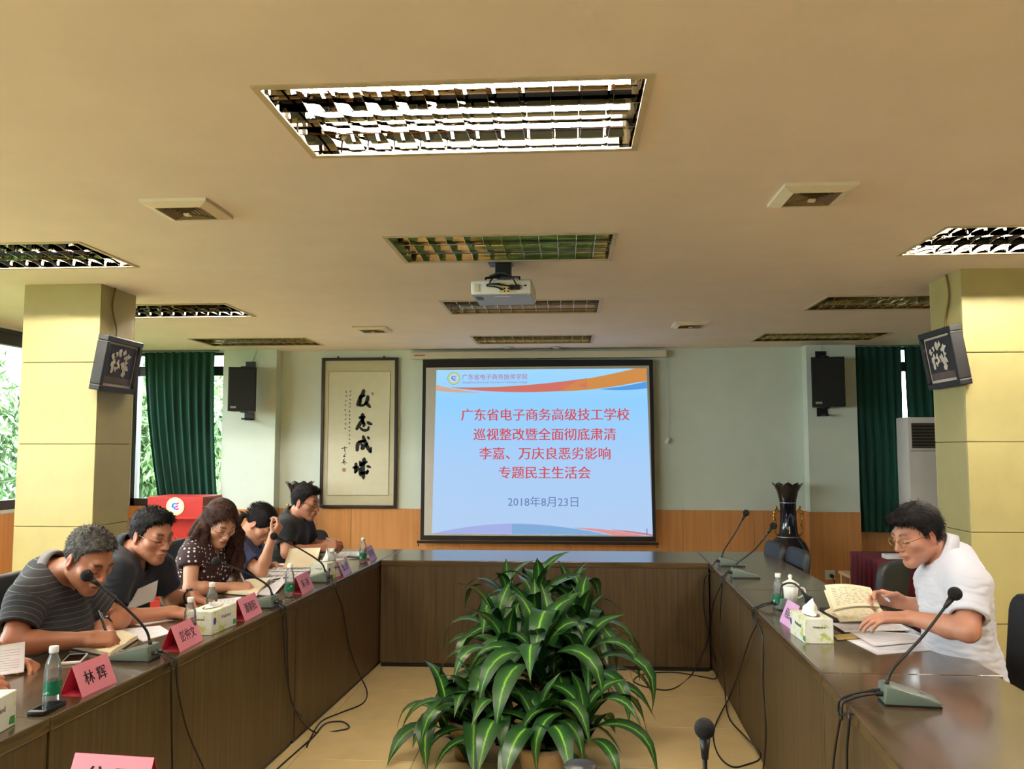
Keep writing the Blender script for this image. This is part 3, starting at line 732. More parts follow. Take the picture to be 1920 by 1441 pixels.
# ================================================================== PICTURES ON THE COLUMNS
M_pf = mat('black_picture_frame', (22, 20, 22), .5, var=.1); M_mat = mat('picture_mount', (196, 184, 170), .7)
M_pdark = mat('picture_dark', (30, 24, 26), .5, var=.3, scale=8)
M_petal = mat('picture_petal', (205, 196, 184), .6, var=.15, scale=20); M_pshelf = mat('picture_shelf', (92, 78, 72), .6, var=.2)
def wall_picture(x, yc, zc, side, label):
    """hangs on a column side face, top leaning into the room; local x to the viewer's right on the face"""
    t = thing('hanging_picture', label, 'picture', (x, yc, zc), 0)
    w2, h2, d = .225, .185, .075
    lean = R(9)
    # frame basis: u along Y (away from viewer), n into the room
    n = np.array([side*math.cos(lean), 0, -math.sin(lean)]); upv = np.array([side*math.sin(lean), 0, math.cos(lean)]); u = np.array([0, side*1.0, 0])*-1
    M_ = Matrix(((u[0], upv[0], n[0], 0), (u[1], upv[1], n[1], 0), (u[2], upv[2], n[2], 0), (0, 0, 0, 1)))
    M_ = Matrix.Translation((side*.045, 0, 0)) @ M_
    fwid = .038
    MB().box((-w2, h2-fwid, -d/2), (w2, h2, d/2), M_, bev=.006).box((-w2, -h2, -d/2), (w2, -h2+fwid, d/2), M_, bev=.006).box((-w2, -h2+fwid, -d/2), (-w2+fwid, h2-fwid, d/2), M_, bev=.006).box((w2-fwid, -h2+fwid, -d/2), (w2, h2-fwid, d/2), M_, bev=.006).build('frame', M_pf, t)
    MB().box((-w2+.03, -h2+.03, -.03), (w2-.03, h2-.03, d/2-.018), M_).build('mount_board', M_mat, t)
    pic = MB().box((-w2+.052, -h2+.056, -.01), (w2-.052, h2-.052, d/2-.0165), M_).build('print', M_pdark, t)
    g = random.Random(3)
    z = d/2-.016
    MB().add([M_ @ Vector(q) for q in ((-w2+.055, -h2+.06, z), (w2-.055, -h2+.06, z), (w2-.055, -h2+.10, z), (-w2+.055, -h2+.10, z))], [(0, 1, 2, 3)]).build('printed_shelf', M_pshelf, pic, fix=False)
    for i in range(22):
        cx_, cy_ = g.uniform(-.13, .13), g.uniform(-.06, .10); V = []
        for k in range(10):
            a = 2*math.pi*k/10; r_ = g.uniform(.008, .03); V.append(M_ @ Vector((cx_+r_*math.cos(a), cy_+r_*math.sin(a), z+.0004+.0002*i)))
        MB().add(V, [tuple(range(10))]).build('printed_flower', M_petal, pic, fix=False)
    M_cord = mat('brown_cord', (120, 96, 40), .7)
    MB().tube(catmull([(side*.03, 0, .17), (side*.012, .03, .26), (side*.012, -.03, .4), (side*.012, .0, ZC-zc)], 6), .006, 6).build('cord', M_cord, t, True)
    return t
wall_picture(-3.122, 5.45, 2.12, 1, 'black-framed flower picture leaning off the left column')
wall_picture(2.42, 5.38, 2.12, -1, 'black-framed flower picture leaning off the right column')
# ================================================================== LECTERN
M_lred = mat('lectern_red', (186, 48, 44), .35, var=.08); M_lside = mat('lectern_brown_side', (112, 72, 66), .3, var=.1)
a, b2 = P(277, 931, 7.9), P(381, 931, 7.9); xm, hw, zt = float((a[0]+b2[0])/2), float(b2[0]-a[0])/2, float(a[2])
t = thing('lectern', 'red lectern with a round college emblem behind the seated people at left', 'lectern', (xm, 7.9, 0))
zb = float(P(300, 972, 7.9)[2])
MB().box((-hw, 0, zb), (hw, .45, zt), bev=.004).build('upper_box', M_lred, t)
MB().add([(hw+.001, .0, zb), (hw+.001, .0, zt), (hw+.09, .42, zt-.05), (hw+.09, .42, zb), (hw-.02, .42, zb), (hw-.02, .42, zt-.05)], [(0, 3, 2, 1), (1, 2, 5), (2, 3, 4, 5)]).build('side_wing', M_lside, t)
MB().box((-hw*.82, .06, .08), (hw*.82, .40, zb), bev=.004).build('pedestal', M_lred, t)
MB().box((-hw*.95, .02, 0), (hw*.95, .44, .08), bev=.006).build('plinth', M_lred, t)
MB().box((-hw, -.012, zb-.002), (hw, 0, zb+.018), bev=.003).build('ledge', M_lred, t)
lc = np.array([xm, 7.9, 0])
LE = {'rim': (226, 226, 216), 'ring': (240, 226, 170), 'disc': (206, 234, 244), 'wave': (40, 120, 215), 'feather': (206, 40, 120)}
emblem(328.5, 949, 17, lambda n, pts, k: MB().add([P(x, y, 7.9-.003-.0015*k)-lc for x, y in pts], [tuple(range(len(pts)))]).build('emblem_'+n, mat('lectern_emblem_'+n, LE[n], .4, var=.02), t, fix=False))
# ================================================================== SIDE TABLE WITH CLOTH
M_burg = mat('burgundy_velvet', (92, 16, 34), .85, var=.25, scale=10)
t = thing('skirted_side_table', 'side table under a burgundy cloth by the right column', 'table', (2.62, 6.5, 0))
MB().box((-.36, -.26, .70), (.36, .26, .735)).build('tabletop', M_panw, t)
for x in (-.33, .33):
    for y in (-.23, .23): MB().cyl((x, y, 0), (x, y, .7), .02, n=8).build('leg', M_steel, t)
N = 160; ring = []
for i in range(N):
    s = i/N*4; k = int(s); u = s-k
    x, y = [(-.4+.8*u, -.3), (.4, -.3+.6*u), (.4-.8*u, .3), (-.4, .3-.6*u)][k]; ring.append((x, y, math.atan2(y, x)))
vs_ = []
for j, z in enumerate((.742, .738, .6, .3, .02)):
    for i, (x, y, a) in enumerate(ring):
        w_ = 0 if j < 2 else .018*math.sin(i*2*math.pi/6.4)*(.5+.2*j); s = .985 if j == 0 else 1
        vs_.append((x*s+w_*math.cos(a), y*s+w_*math.sin(a), z))
MB().add(vs_, [tuple(range(N))]+[(j*N+i, j*N+(i+1) % N, (j+1)*N+(i+1) % N, (j+1)*N+i) for j in range(4) for i in range(N)]).build('cloth', M_burg, t, True)
p = PZ(1668, 1046, .745)
tag(MB().add(*(lambda v_: (v_, [(0, 1, 2, 3), (4, 5, 6, 7), (0, 1, 5, 4), (2, 3, 7, 6), (1, 2, 6, 5), (3, 0, 4, 7)]))([np.array([x, y, z]) + np.array([p[0]+.06, 6.36, .745]) for z in (0, .03) for x, y in ((-.1, -.06), (.1, -.04), (.1, .06), (-.1, .05))])).build('paper_bundle', M_white), 'rolled white bundle lying on the burgundy table', 'bundle')
# ================================================================== CHAIRS
def chair(label, loc, rz):
    """faces local +Y"""
    t = thing('meeting_chair', label, 'chair', loc, rz, 'black padded meeting chairs')
    MB().box((-.23, -.22, .41), (.23, .24, .49), bev=.03, seg=3).build('seat', M_leather, t, 'auto')
    Mb = Matrix.Translation((0, -.25, .52)) @ Matrix.Rotation(R(8), 4, 'X')
    pts = []
    for i in range(5): a = math.pi/2*i/4; pts.append((.20-.08+.08*math.cos(a)+.02, .43-.08+.08*math.sin(a)))
    prof = [(-.19, -.02), (.19, -.02)]+pts+[(-x, y) for x, y in pts[::-1]]
    M2 = Mb @ Matrix(((1, 0, 0, 0), (0, 0, 1, 0), (0, 1, 0, 0), (0, 0, 0, 1)))
    bm = bmesh.new(); n = len(prof)
    lo = [bm.verts.new(M2 @ Vector((x, y, -.03))) for x, y in prof]; hi = [bm.verts.new(M2 @ Vector((x, y, .03))) for x, y in prof]
    bm.faces.new(lo); bm.faces.new(hi[::-1])
    for i in range(n): bm.faces.new((lo[i], hi[i], hi[(i+1) % n], lo[(i+1) % n]))
    bmesh.ops.recalc_face_normals(bm, faces=bm.faces)
    ed = [e_ for e_ in bm.edges if len(e_.link_faces) == 2 and any(len(f_.verts) > 8 for f_ in e_.link_faces)]
    bmesh.ops.bevel(bm, geom=ed, offset=.02, segments=3, profile=.5, affect='EDGES')
    me = bpy.data.meshes.new('backrest'); bm.to_mesh(me); bm.free(); link_mesh('backrest', me, M_leather, t, True); me.set_sharp_from_angle(angle=R(50))
    for s in (-1, 1):
        MB().tube([(s*.16, -.2, .42), (s*.16, -.28, .46), (s*.16, -.285, .62)], .012, 8).build('back_support', M_black, t)
        MB().cyl((s*.19, .19, .42), (s*.21, .22, 0), .014, .012, 10).build('leg', M_black, t)
        MB().cyl((s*.19, -.18, .42), (s*.21, -.26, 0), .014, .012, 10).build('leg', M_black, t)
    return t
CH0 = chair('black padded chair of the man in the white shirt', (1.60, 3.52, 0), R(90))
for lab, loc, rz in (('black padded chair of the man in the striped grey polo', (-2.46, 3.33, 0), R(-90)),
                     ('black padded chair of the man in the navy polo', (-2.42, 3.97, 0), R(-90)),
                     ('black padded chair of the woman in the polka dot blouse', (-2.36, 4.68, 0), R(-88)),
                     ('black padded chair of the woman in the blue top', (-2.30, 5.36, 0), R(-90)),
                     ('black padded chair of the man in the black shirt', (-2.32, 6.08, 0), R(-90)),
                     ('black padded chair of the reader at the left edge', (-2.52, 2.55, 0), R(-90)),
                     ('empty black chair standing beyond the man in the black shirt', (-2.12, 6.82, 0), R(-150)),
                     ('empty black chair behind the far right table, nearer one', (1.34, 6.0, 0), R(94)),
                     ('empty black chair behind the far right table, by the vase', (1.28, 6.4, 0), R(94)),
                     ('empty black chair in front of the burgundy side table', (float(P(1672, 1080, 5.4)[0])-.18, 5.58, 0), R(45)),
                     ('empty black chair at the left window behind the yellow column', (-4.15, 5.6, 0), R(-60))):
    o = dup(CH0, loc, rz, lab)
    if 'empty' in lab: o.scale = (.9, .9, .9)
# small wooden stool frame beside the burgundy table
p = PZ(1597, 1120, 0.30)
t = thing('wooden_stand', 'pale wooden stand between the wood panel and the burgundy table', 'stand', (float(P(1617, 1080, 7.25)[0]), 7.25, 0))
M_pale = mat('pale_wood', (196, 164, 128), .5, var=.1)
for x in (-.12, .12):
    for y in (-.12, .12): MB().box((x-.018, y-.018, 0), (x+.018, y+.018, .48)).build('leg', M_pale, t)
MB().box((-.15, -.15, .48), (.15, .15, .505), bev=.004).build('top', M_pale, t)

# ================================================================== TABLEWARE
M_pink = mat('pink_card', (244, 150, 166), .45, var=.03); M_pinkd = mat('pink_card_inner', (214, 70, 92), .5, var=.05)
M_acry = glassy('clear_acrylic', (.98, .98, .98), .07, .03); M_name = mat('name_ink', (40, 22, 34), .7)
M_violet = mat('lilac_card', (232, 176, 222), .45, var=.03)
def name_card(e0, e1, face, s, label, W=.2, Hh=.1, m=M_pink, bold=.02, gap=1.):
    """tent card standing on the table; e0-e1: bottom edge of the lettered leaf seen from the side it faces (left to right); face: unit vector it faces"""
    e0, e1 = np.array(e0, float), np.array(e1, float); c = (e0+e1)/2; u = e1-e0; u[2] = 0; u /= np.linalg.norm(u)
    n = np.array([u[1], -u[0], 0])
    if n @ np.array(face) < 0: n = -n
    d = .042; t = thing('name_card', label, 'name card', (c-n*d)*np.array([1, 1, 0])+np.array([0, 0, TB]), 0, 'tent name cards')
    o = np.array(t.location)
    top = np.array([0, 0, Hh]); up = (top-n*d); up /= np.linalg.norm(up); nn = np.cross(u, up); nn = nn if nn @ n > 0 else -nn
    for sg, nm, mm in ((1, 'front_leaf', m), (-1, 'back_leaf', M_pinkd)):
        b0 = n*d*sg; q = [b0-u*W/2, b0+u*W/2, top+u*W/2+n*sg*.001, top-u*W/2+n*sg*.001]
        th = (np.array([0, 0, .0008])-n*sg*.0016)
        MB().add(q+[a+th for a in q], [(0, 1, 2, 3), (7, 6, 5, 4), (0, 4, 5, 1), (1, 5, 6, 2), (2, 6, 7, 3), (3, 7, 4, 0)]).build(nm, mm, t)
        off = n*sg*.0025; q = [a+off+np.array([0, 0, .0008]) for a in q]; q = [q[0]-u*.004, q[1]+u*.004, q[2]+u*.004+top*.02, q[3]-u*.004+top*.02]
        MB().add(q, [(0, 1, 2, 3)]).build('acrylic_cover', M_acry, t, fix=False)
    q = [n*d-u*W/2, n*d+u*W/2, -n*d+u*W/2, -n*d-u*W/2]
    MB().add([a+np.array([0, 0, .001]) for a in q], [(0, 1, 2, 3)]).build('base_leaf', M_pinkd, t, fix=False)
    wt = W*(.62 if len(s) <= 3 else .66)
    lettering(s, wt, n*d*.5+top*.5+nn*.0012, u, up, M_name, t, 0, 'lettering', Hh*(.6 if W > .199 and face[1] else .48), wide=.018)
    return t
FX = (1, 0, 0)
def edge_card(bl, br, s, label, m=M_pink):
    a, b2 = PZ(*bl), PZ(*br); name_card(a, b2, FX if a[0] < 0 else (-1, 0, 0), s, label, float(np.linalg.norm(b2-a)), .096, m)
edge_card((154.6, 1307), (219.6, 1278), '林 辉', 'pink name card next to the nearest water bottle on the left table')
edge_card((338, 1222), (381.5, 1199), '彭仲文', 'pink name card between the first microphone and a tissue box')
edge_card((460, 1164), (492, 1147.5), '潘朝阳', 'pink name card between a tissue box and the second microphone on the left')
edge_card((567.5, 1114), (589, 1102), '朱 冰', 'pink name card between a water bottle and the third microphone on the left')
edge_card((645, 1082), (660, 1071), '魏志源', 'lilac-pink name card just beyond the far tissue box', M_violet)
edge_card((695, 1052), (707, 1046), '陈子强', 'lilac name card at the far corner of the left table', M_violet)
a, b2 = PZ(1481, 1178), PZ(1461.6, 1164)
name_card(PZ(1463, 1165), PZ(1481, 1178), (-1, 0, 0), '何启荣', 'lilac-pink name card in front of the man in the white shirt', .18, .1, M_violet)
# two cards on the near table, only their tops in view
name_card((-1.16, 1.875, TB), (-.945, 1.855, TB), (0, -1, 0), '公 平', 'pink name card at the bottom left, cut by the picture edge', .2, .096)
name_card((-.155, 1.87, TB), (-.005, 1.87, TB), (0, -1, 0), '主 持', 'pink name card at the bottom middle, only its top edge in view', .15, .072)
# water bottles
M_pet = glassy('clear_bottle_plastic', (.95, .97, .97), .34, .08)
nt = M_pet.node_tree; df = nt.nodes.new('ShaderNodeBsdfDiffuse'); df.inputs['Color'].default_value = (.9, .92, .92, 1); mx = nt.nodes.new('ShaderNodeMixShader'); mx.inputs['Fac'].default_value = .13  # white share in the clear plastic stands in for highlights
nt.links.new(nt.nodes['Mix Shader'].outputs[0], mx.inputs[1]); nt.links.new(df.outputs[0], mx.inputs[2]); nt.links.new(mx.outputs[0], nt.nodes['Material Output'].inputs['Surface']); M_wat = glassy('water', (.97, .98, .98), .06, .02)
m, nt, b = new_mat('green_bottle_label'); M_lab = m
v = coords(nt, 'Object', (1, 1, 1)); f = noise(nt, v, 90, 2)
nt.links.new(ramp(nt, f, [(.45, lin((14, 104, 72))), (.62, lin((20, 116, 82))), (.66, lin((190, 214, 200)))]), b.inputs['Base Color']); b.inputs['Roughness'].default_value = .35
def bottle(label, loc):
    t = thing('water_bottle', label, 'bottle', loc, 0, 'small water bottles')
    prof = [(.022, 0), (.027, .004), (.029, .014), (.0285, .03), (.029, .034), (.029, .085), (.0295, .09), (.0285, .1), (.029, .11), (.026, .128), (.0275, .134), (.021, .155), (.0145, .172), (.0135, .178), (.0135, .186)]
    def mod(r_, z, a): return r_+(.0012*math.cos(6*a+z*90) if (.09 < z < .15 or z < .03) else 0), z
    MB().lathe(prof, 20, None, mod).build('shell', M_pet, t, True)
    MB().lathe([(.0205, .003), (.0265, .012), (.0275, .09), (.0265, .118)], 16).build('water', M_wat, t, True)
    MB().lathe([(.0296, .036), (.0296, .084)], 20, caps=False).build('label_band', M_lab, t, True, fix=False)
    MB().lathe([(.0155, .180), (.0162, .182), (.0162, .200), (.0145, .203)], 18).build('cap', M_white, t, True)
    t.scale = (.88, .88, .88)
    return t
B0 = bottle('water bottle beside the nearest pink name card', PZ(97, 1319))
def bot(px, py_cap, Y, label):
    p = P(px, py_cap, Y); z = TB
    dup(B0, (p[0], p[1], z), RNG.uniform(0, 6), label)
def bot_top(px, py, label):           # from the cap top, which stands .203 above the table
    p = PZ(px, py, TB+.177); dup(B0, (p[0], p[1], TB), RNG.uniform(0, 6), label)
bot_top(357.5, 1120, 'water bottle standing behind the second pink name card')
bot_top(398, 1092, 'water bottle between the tissue box and the navy polo man')
bot_top(544, 1057, 'water bottle with green label left of the fourth name card')
bot_top(623, 1028, 'water bottle standing behind the far tissue box')
bot_top(681, 1008, 'water bottle at the far corner of the left table')
dup(B0, PZ(1460, 1142), 1., 'water bottle beside the white teacup on the right table')
# tissue boxes
m, nt, b = new_mat('tissue_box_print'); M_tb = m
v = coords(nt); f = noise(nt, v, 26, 3, .6, .4)
nt.links.new(ramp(nt, f, [(.40, lin((232, 232, 222))), (.56, lin((226, 228, 206))), (.64, lin((204, 210, 128))), (.76, lin((158, 182, 92)))]), b.inputs['Base Color']); b.inputs['Roughness'].default_value = .45
M_tiss = mat('white_tissue', (244, 242, 236), .9, var=.02)
M_tbx = mat('box_text', (50, 52, 40), .6); M_tgr = mat('box_green_patch', (60, 150, 90), .5); M_tbl = mat('box_blue_logo', (60, 70, 140), .5)
def tissue_box(loc, rz, label, tall, L=.225, W=.115, Hh=.1):
    """long axis local Y, printed sides +X and -X"""
    t = thing('tissue_box', label, 'tissue box', loc, rz, 'printed tissue boxes')
    MB().box((-W/2, -L/2, 0), (W/2, L/2, Hh), bev=.002, seg=1).build('carton', M_tb, t)
    MB().add([(.032*math.cos(a), .07*math.sin(a), Hh+.0006) for a in [2*math.pi*i/20 for i in range(20)]], [tuple(range(20))]).build('opening', mat('opening_dark', (90, 88, 76), .8), t, fix=False)
    g = random.Random(int(L*1000+tall*100)); n, mz = 14, 8; vs_ = []
    for j in range(mz+1):
        s = j/mz
        for i in range(n):
            a = 2*math.pi*i/n; r_ = (1-s)*.9+.12+.25*math.sin(math.pi*s)
            vs_.append((.026*r_*math.cos(a)*(1+.35*math.sin(3*a+s*4))+.012*s*tall*6, .05*r_*math.sin(a)*(1+.25*math.sin(2*a+5*s))+.02*math.sin(4*s), Hh+.001+s*tall*(1+.18*math.sin(2*a))))
    MB().add(vs_, [(j*n+i, j*n+(i+1) % n, (j+1)*n+(i+1) % n, (j+1)*n+i) for j in range(mz) for i in range(n)]).build('tissue', M_tiss, t, True)
    for s in (1, -1):
        lettering('Weibrand', .085, (s*(W/2+.0008), 0.012*s, Hh*.62), (0, s, 0), (0, 0, 1), M_tbx, t, .02, 'lettering')
        MB().add([(s*(W/2+.0006), s*q[0], q[1]) for q in ((.075, .012), (.105, .006), (.105, .03), (.08, .032))], [(0, 1, 2, 3)]).build('green_patch', M_tgr, t, fix=False)
        MB().add([(s*(W/2+.0006), s*(-.085+.012*math.cos(a)), .055+.016*math.sin(a)) for a in [2*math.pi*i/10 for i in range(10)]], [tuple(range(10))]).build('blue_logo', M_tbl, t, fix=False)
        lettering('Weibrand', .05, (0, s*(L/2+.0008), Hh*.66), (-s, 0, 0), (0, 0, 1), M_tbx, t, .02, 'lettering')
    return t
def box_at(corner, far, label, tall, rz_add=0):
    a, b2 = PZ(*corner), PZ(*far); u = b2-a; u /= np.linalg.norm(u); out = np.array([-u[1], u[0], 0])
    out = out if out[0] < 0 else -out                 # towards the seats on the left
    c = a+u*.1125+out*.0575
    return tissue_box((c[0], c[1], TB), math.atan2(u[1], u[0])-math.pi/2, label, tall)
box_at((-60, 1410), (70, 1333), 'tissue box at the left edge beside the nearest bottle', .075)
box_at((396, 1191), (442, 1171), 'tissue box between the second and third pink name cards', .02)
box_at((613, 1087), (636, 1080), 'tissue box behind the third microphone on the left table', .07)
a = PZ(1508, 1206); tissue_box((float(a[0])+.058, float(a[1])+.1, TB), R(2), 'tissue box in front of the man in the white shirt', .06, .2, .118, .1)
# phones, recorder
M_gls = mat('phone_glass', (14, 14, 18), .08, var=.05); M_phw = mat('phone_white', (226, 222, 216), .35, var=.02)
def phone(p, rz, label, m, L=.14, W=.068, th=.009):
    t = thing('mobile_phone', label, 'phone', (p[0], p[1], TB), rz)
    MB().box((-W/2, -L/2, 0), (W/2, L/2, th), bev=.003).build('case', m, t, 'auto'); MB().box((-W/2+.005, -L/2+.016, th), (W/2-.005, L/2-.016, th+.0005)).build('screen_glass', M_gls, t)
    MB().cyl((0, -L/2+.008, th), (0, -L/2+.008, th+.0006), .005, n=12).build('home_button', m, t)
phone(PZ(140, 1237), R(20), 'white phone lying between the nearest name card and the notebook', M_phw)
phone(PZ(232, 1228), R(20), 'white phone beside the first microphone base', M_phw, .12, .06)
phone(PZ(88, 1331), R(2), 'black phone lying behind the tissue box at the left edge', M_black, .12, .055, .014)
phone(PZ(667, 1045), R(70), 'black phone near the far corner bottle', M_black, .12, .065, .012)
# teacup
p = PZ(1481, 1132); t = thing('teacup', 'white lidded porcelain teacup behind the bottle on the right table', 'cup', (p[0]+.01, p[1]+.02, TB))
M_por = mat('white_porcelain', (240, 238, 230), .15, var=.01)
MB().lathe([(.026, 0), (.03, .003), (.036, .05), (.041, .095), (.039, .095), (.034, .05), (.026, .008)], 28).build('cup_body', M_por, t, True)
MB().lathe([(.046, .095), (.046, .099), (.03, .112), (.010, .122), (.007, .127), (.011, .134), (.011, .142), (.005, .148)], 28).build('lid', M_por, t, True)
MB().tube(catmull([(.037, -.006, .082), (.064, -.014, .078), (.068, -.014, .05), (.035, -.006, .028)], 6), .0048, 8).build('handle', M_por, t, True)
# ================================================================== PAPERS AND NOTEBOOKS
M_page = mat('paper_white', (246, 243, 246), .8, var=.02); M_cpage = mat('paper_cream', (240, 226, 190), .8, var=.03); M_line = mat('printed_text_grey', (176, 172, 178), .8)
M_cover = mat('notebook_cover', (46, 30, 28), .5, var=.1); M_tan = mat('tan_envelope', (196, 172, 100), .7)
def sheet(corners, label, z=.002, m=M_page, lines=8, curl=.0, name='paper_sheet', group='loose printed papers'):
    """thin printed sheet from four table-plane corners (px), slightly bowed; corner order: 0-1 top edge, 3-2 bottom edge"""
    q = [PZ(*c, TB+z) if len(c) == 2 else np.array(c, float) for c in corners]; c0 = sum(q)/4
    t = thing(name, label, 'paper', (c0[0], c0[1], TB), 0, group); o = np.array(t.location); n = 8; top, bot = [], []
    def pt(u, v_): 
        a = q[0]*(1-u)+q[1]*u; b2 = q[3]*(1-u)+q[2]*u; r_ = a*(1-v_)+b2*v_
        return r_-o+np.array([0, 0, curl*(4*(v_-.5)**2)*(.4+u)])
    V = [pt(i/n, j/n) for j in range(n+1) for i in range(n+1)]; k = len(V); V += [a-np.array([0, 0, .0014]) for a in V]
    fs = [(j*(n+1)+i, j*(n+1)+i+1, (j+1)*(n+1)+i+1, (j+1)*(n+1)+i) for j in range(n) for i in range(n)]
    bd = [i for i in range(n+1)]+[(j+1)*(n+1)-1 for j in range(1, n+1)]+[n*(n+1)+i for i in range(n-1, -1, -1)]+[j*(n+1) for j in range(n-1, 0, -1)]
    fs += [tuple(a+k for a in f_[::-1]) for f_ in fs]+[(bd[i], bd[(i+1) % len(bd)], bd[(i+1) % len(bd)]+k, bd[i]+k) for i in range(len(bd))]
    MB().add(V, fs).build('sheet', m, t, True, fix=False)
    if lines:
        mb = MB()
        for i in range(lines):
            v0 = .12+.76*i/lines; v1 = v0+.012; u1 = .88-.25*((i*7) % 5 == 0)
            mb.add([pt(u, v_)+np.array([0, 0, .0012]) for u in np.linspace(.12, u1, 6) for v_ in (v0, v1)], [(2*a, 2*a+1, 2*a+3, 2*a+2) for a in range(5)])
        mb.build('printed_lines', M_line, t, fix=False)
    return t
def notebook(corners, label, th=.018, m=M_cpage, lines=0):
    """open notebook: cover, page block with a spine dip, ruled lines"""
    q = [PZ(*c, TB+.012) if len(c) == 2 else np.array(c, float) for c in corners]; c0 = sum(q)/4
    t = thing('open_notebook', label, 'notebook', (c0[0], c0[1], TB), 0, 'open notebooks'); o = np.array([c0[0], c0[1], 0])
    def pt(u, v_, z): a = (q[0]*(1-u)+q[1]*u)*(1-v_)+(q[3]*(1-u)+q[2]*u)*v_-o; return np.array([a[0], a[1], z])
    e_ = .02; MB().add([pt(u, v_, z) for z in (.001, .004) for u, v_ in ((-e_, -e_), (1+e_, -e_), (1+e_, 1+e_), (-e_, 1+e_))], [(3, 2, 1, 0), (4, 5, 6, 7), (0, 1, 5, 4), (1, 2, 6, 5), (2, 3, 7, 6), (3, 0, 4, 7)]).build('cover', M_cover, t)
    for s, nm in ((0, 'left_pages'), (1, 'right_pages')):
        n = 8; V = []
        for i in range(n+1):
            u = i/n; prof = th*(.35+.65*math.sin(math.pi*min(1, .08+u*.75))**.6)
            uu = .5-.5*u if s == 0 else .5+.5*u
            for v_ in (0, 1): V += [pt(uu, v_, .004), pt(uu, v_, .004+prof)]
        fs = []
        for i in range(n):
            a = 4*i; fs += [(a+1, a+5, a+7, a+3), (a, a+4, a+5, a+1), (a+2, a+3, a+7, a+6)]
        fs += [(0, 1, 3, 2), (4*n, 4*n+2, 4*n+3, 4*n+1)]
        MB().add(V, fs).build(nm, m, t, 'auto')
    return t
notebook([(108, 1221), (246, 1196), (252, 1204), (205, 1231)][:0] or [PZ(112, 1212), PZ(228, 1188), PZ(258, 1199), PZ(206, 1232)], 'open notebook under the writing hand of the grey polo man')
sheet([(215, 1180), (300, 1172), (322, 1185), (268, 1202)], 'white papers right of the grey polo man\'s notebook')
sheet([(228, 1164), (330, 1152), (345, 1158), (262, 1172)], 'white papers under the forearm of the navy polo man', lines=6)
notebook([PZ(405, 1112), PZ(470, 1090), PZ(506, 1090), PZ(482, 1118)], 'open notebook under the polka dot woman\'s hand')
sheet([(478, 1114), (530, 1084), (536, 1092), (512, 1117)], 'stapled printed pages between the notebook and a bottle', z=.006, curl=.006)
sheet([(390, 1150), (400, 1124), (452, 1118), (448, 1140)], 'white page behind the third pink name card', lines=5)
sheet([(476, 1086), (505, 1066), (580, 1066), (560, 1090)], 'printed pages under the elbow of the blue top woman')
sheet([(505, 1070), (520, 1056), (585, 1054), (580, 1070)], 'printed pages below the raised cream sheet', z=.008)
sheet([PZ(530, 1066, .76), PZ(590, 1066, .76), P(601, 1030, 5.62), P(543, 1029, 5.62)], 'cream page lifted upright in front of the blue top woman', m=M_cpage, lines=0, curl=.01)
sheet([(600, 1048), (622, 1034), (678, 1033), (672, 1046)], 'printed pages in front of the man in the black shirt', lines=4)
sheet([(1588, 1199), (1705, 1193), (1772, 1217), (1645, 1226)], 'lowest printed sheet fanned out on the right table', z=.002)
sheet([(1585, 1180), (1700, 1186), (1762, 1199), (1640, 1211)], 'middle printed sheet fanned out on the right table', z=.007)
sheet([(1557, 1167), (1680, 1163), (1708, 1181), (1585, 1184)], 'upper printed sheet next to the hands of the white shirt man', z=.011)
sheet([(1562, 1190), (1600, 1186), (1612, 1196), (1570, 1199)], 'tan envelope under the papers on the right table', z=.0035, m=M_tan, lines=0)
sheet([PZ(-30, 1270, .77), P(45, 1262, 2.9), P(47, 1205, 2.92), P(-30, 1215, 2.92)], 'printed sheet held up at the left edge', lines=9, curl=.004)
sheet([P(230, 1150, 3.86), P(288, 1136, 3.9), P(296, 1098, 3.95), P(232, 1118, 3.9)], 'white paper bag propped in front of the navy polo man', m=mat('paper_bag', (206, 198, 188), .7, var=.04), lines=0, curl=.02, name='paper_bag')
# the big notebook held by the man at right
t = thing('held_notebook', 'cream notebook held open by the man in the white shirt', 'notebook', PZ(1625, 1160), 0)
o = np.array(t.location)
def pgs(name, q, m, lines=0, parent=None, th=.004, bow=.012):
    q = [np.array(a, float)-o for a in q]; n = 8; nn = np.cross(q[1]-q[0], q[3]-q[0]); nn /= np.linalg.norm(nn)
    f_ = lambda u, v_: (q[0]*(1-u)+q[1]*u)*(1-v_)+(q[3]*(1-u)+q[2]*u)*v_+nn*bow*math.sin(math.pi*u)
    V = [f_(i/n, j) for i in range(n+1) for j in (0, 1)]; V += [a-nn*th for a in V]; k = 2*(n+1)
    fs = [(2*i, 2*i+1, 2*i+3, 2*i+2) for i in range(n)]+[(k+2*i, k+2*i+2, k+2*i+3, k+2*i+1) for i in range(n)]+[(2*i, 2*i+2, k+2*i+2, k+2*i) for i in range(n)]+[(2*i+1, k+2*i+1, k+2*i+3, 2*i+3) for i in range(n)]+[(0, k, k+1, 1), (2*n, 2*n+1, k+2*n+1, k+2*n)]
    ob = MB().add(V, fs).build(name, m, parent or t, 'auto')
    if lines:
        g = random.Random(9); mb = MB()
        for i in range(lines):
            v_ = .12+.76*i/lines; u = .1
            while u < .86:
                du = g.uniform(.03, .12)
                for sg in (1, -1): mb.add([f_(u, v_)+nn*sg*(.0008+(th if sg < 0 else 0)), f_(u+du, v_+.004)+nn*sg*(.0008+(th if sg < 0 else 0)), f_(u+du, v_+.02)+nn*sg*(.0008+(th if sg < 0 else 0)), f_(u, v_+.016)+nn*sg*(.0008+(th if sg < 0 else 0))], [(0, 1, 2, 3)])
                u += du+g.uniform(.02, .1)
        mb.build('handwriting', mat('pencil_grey', (150, 142, 130), .8), ob, fix=False)
    return ob
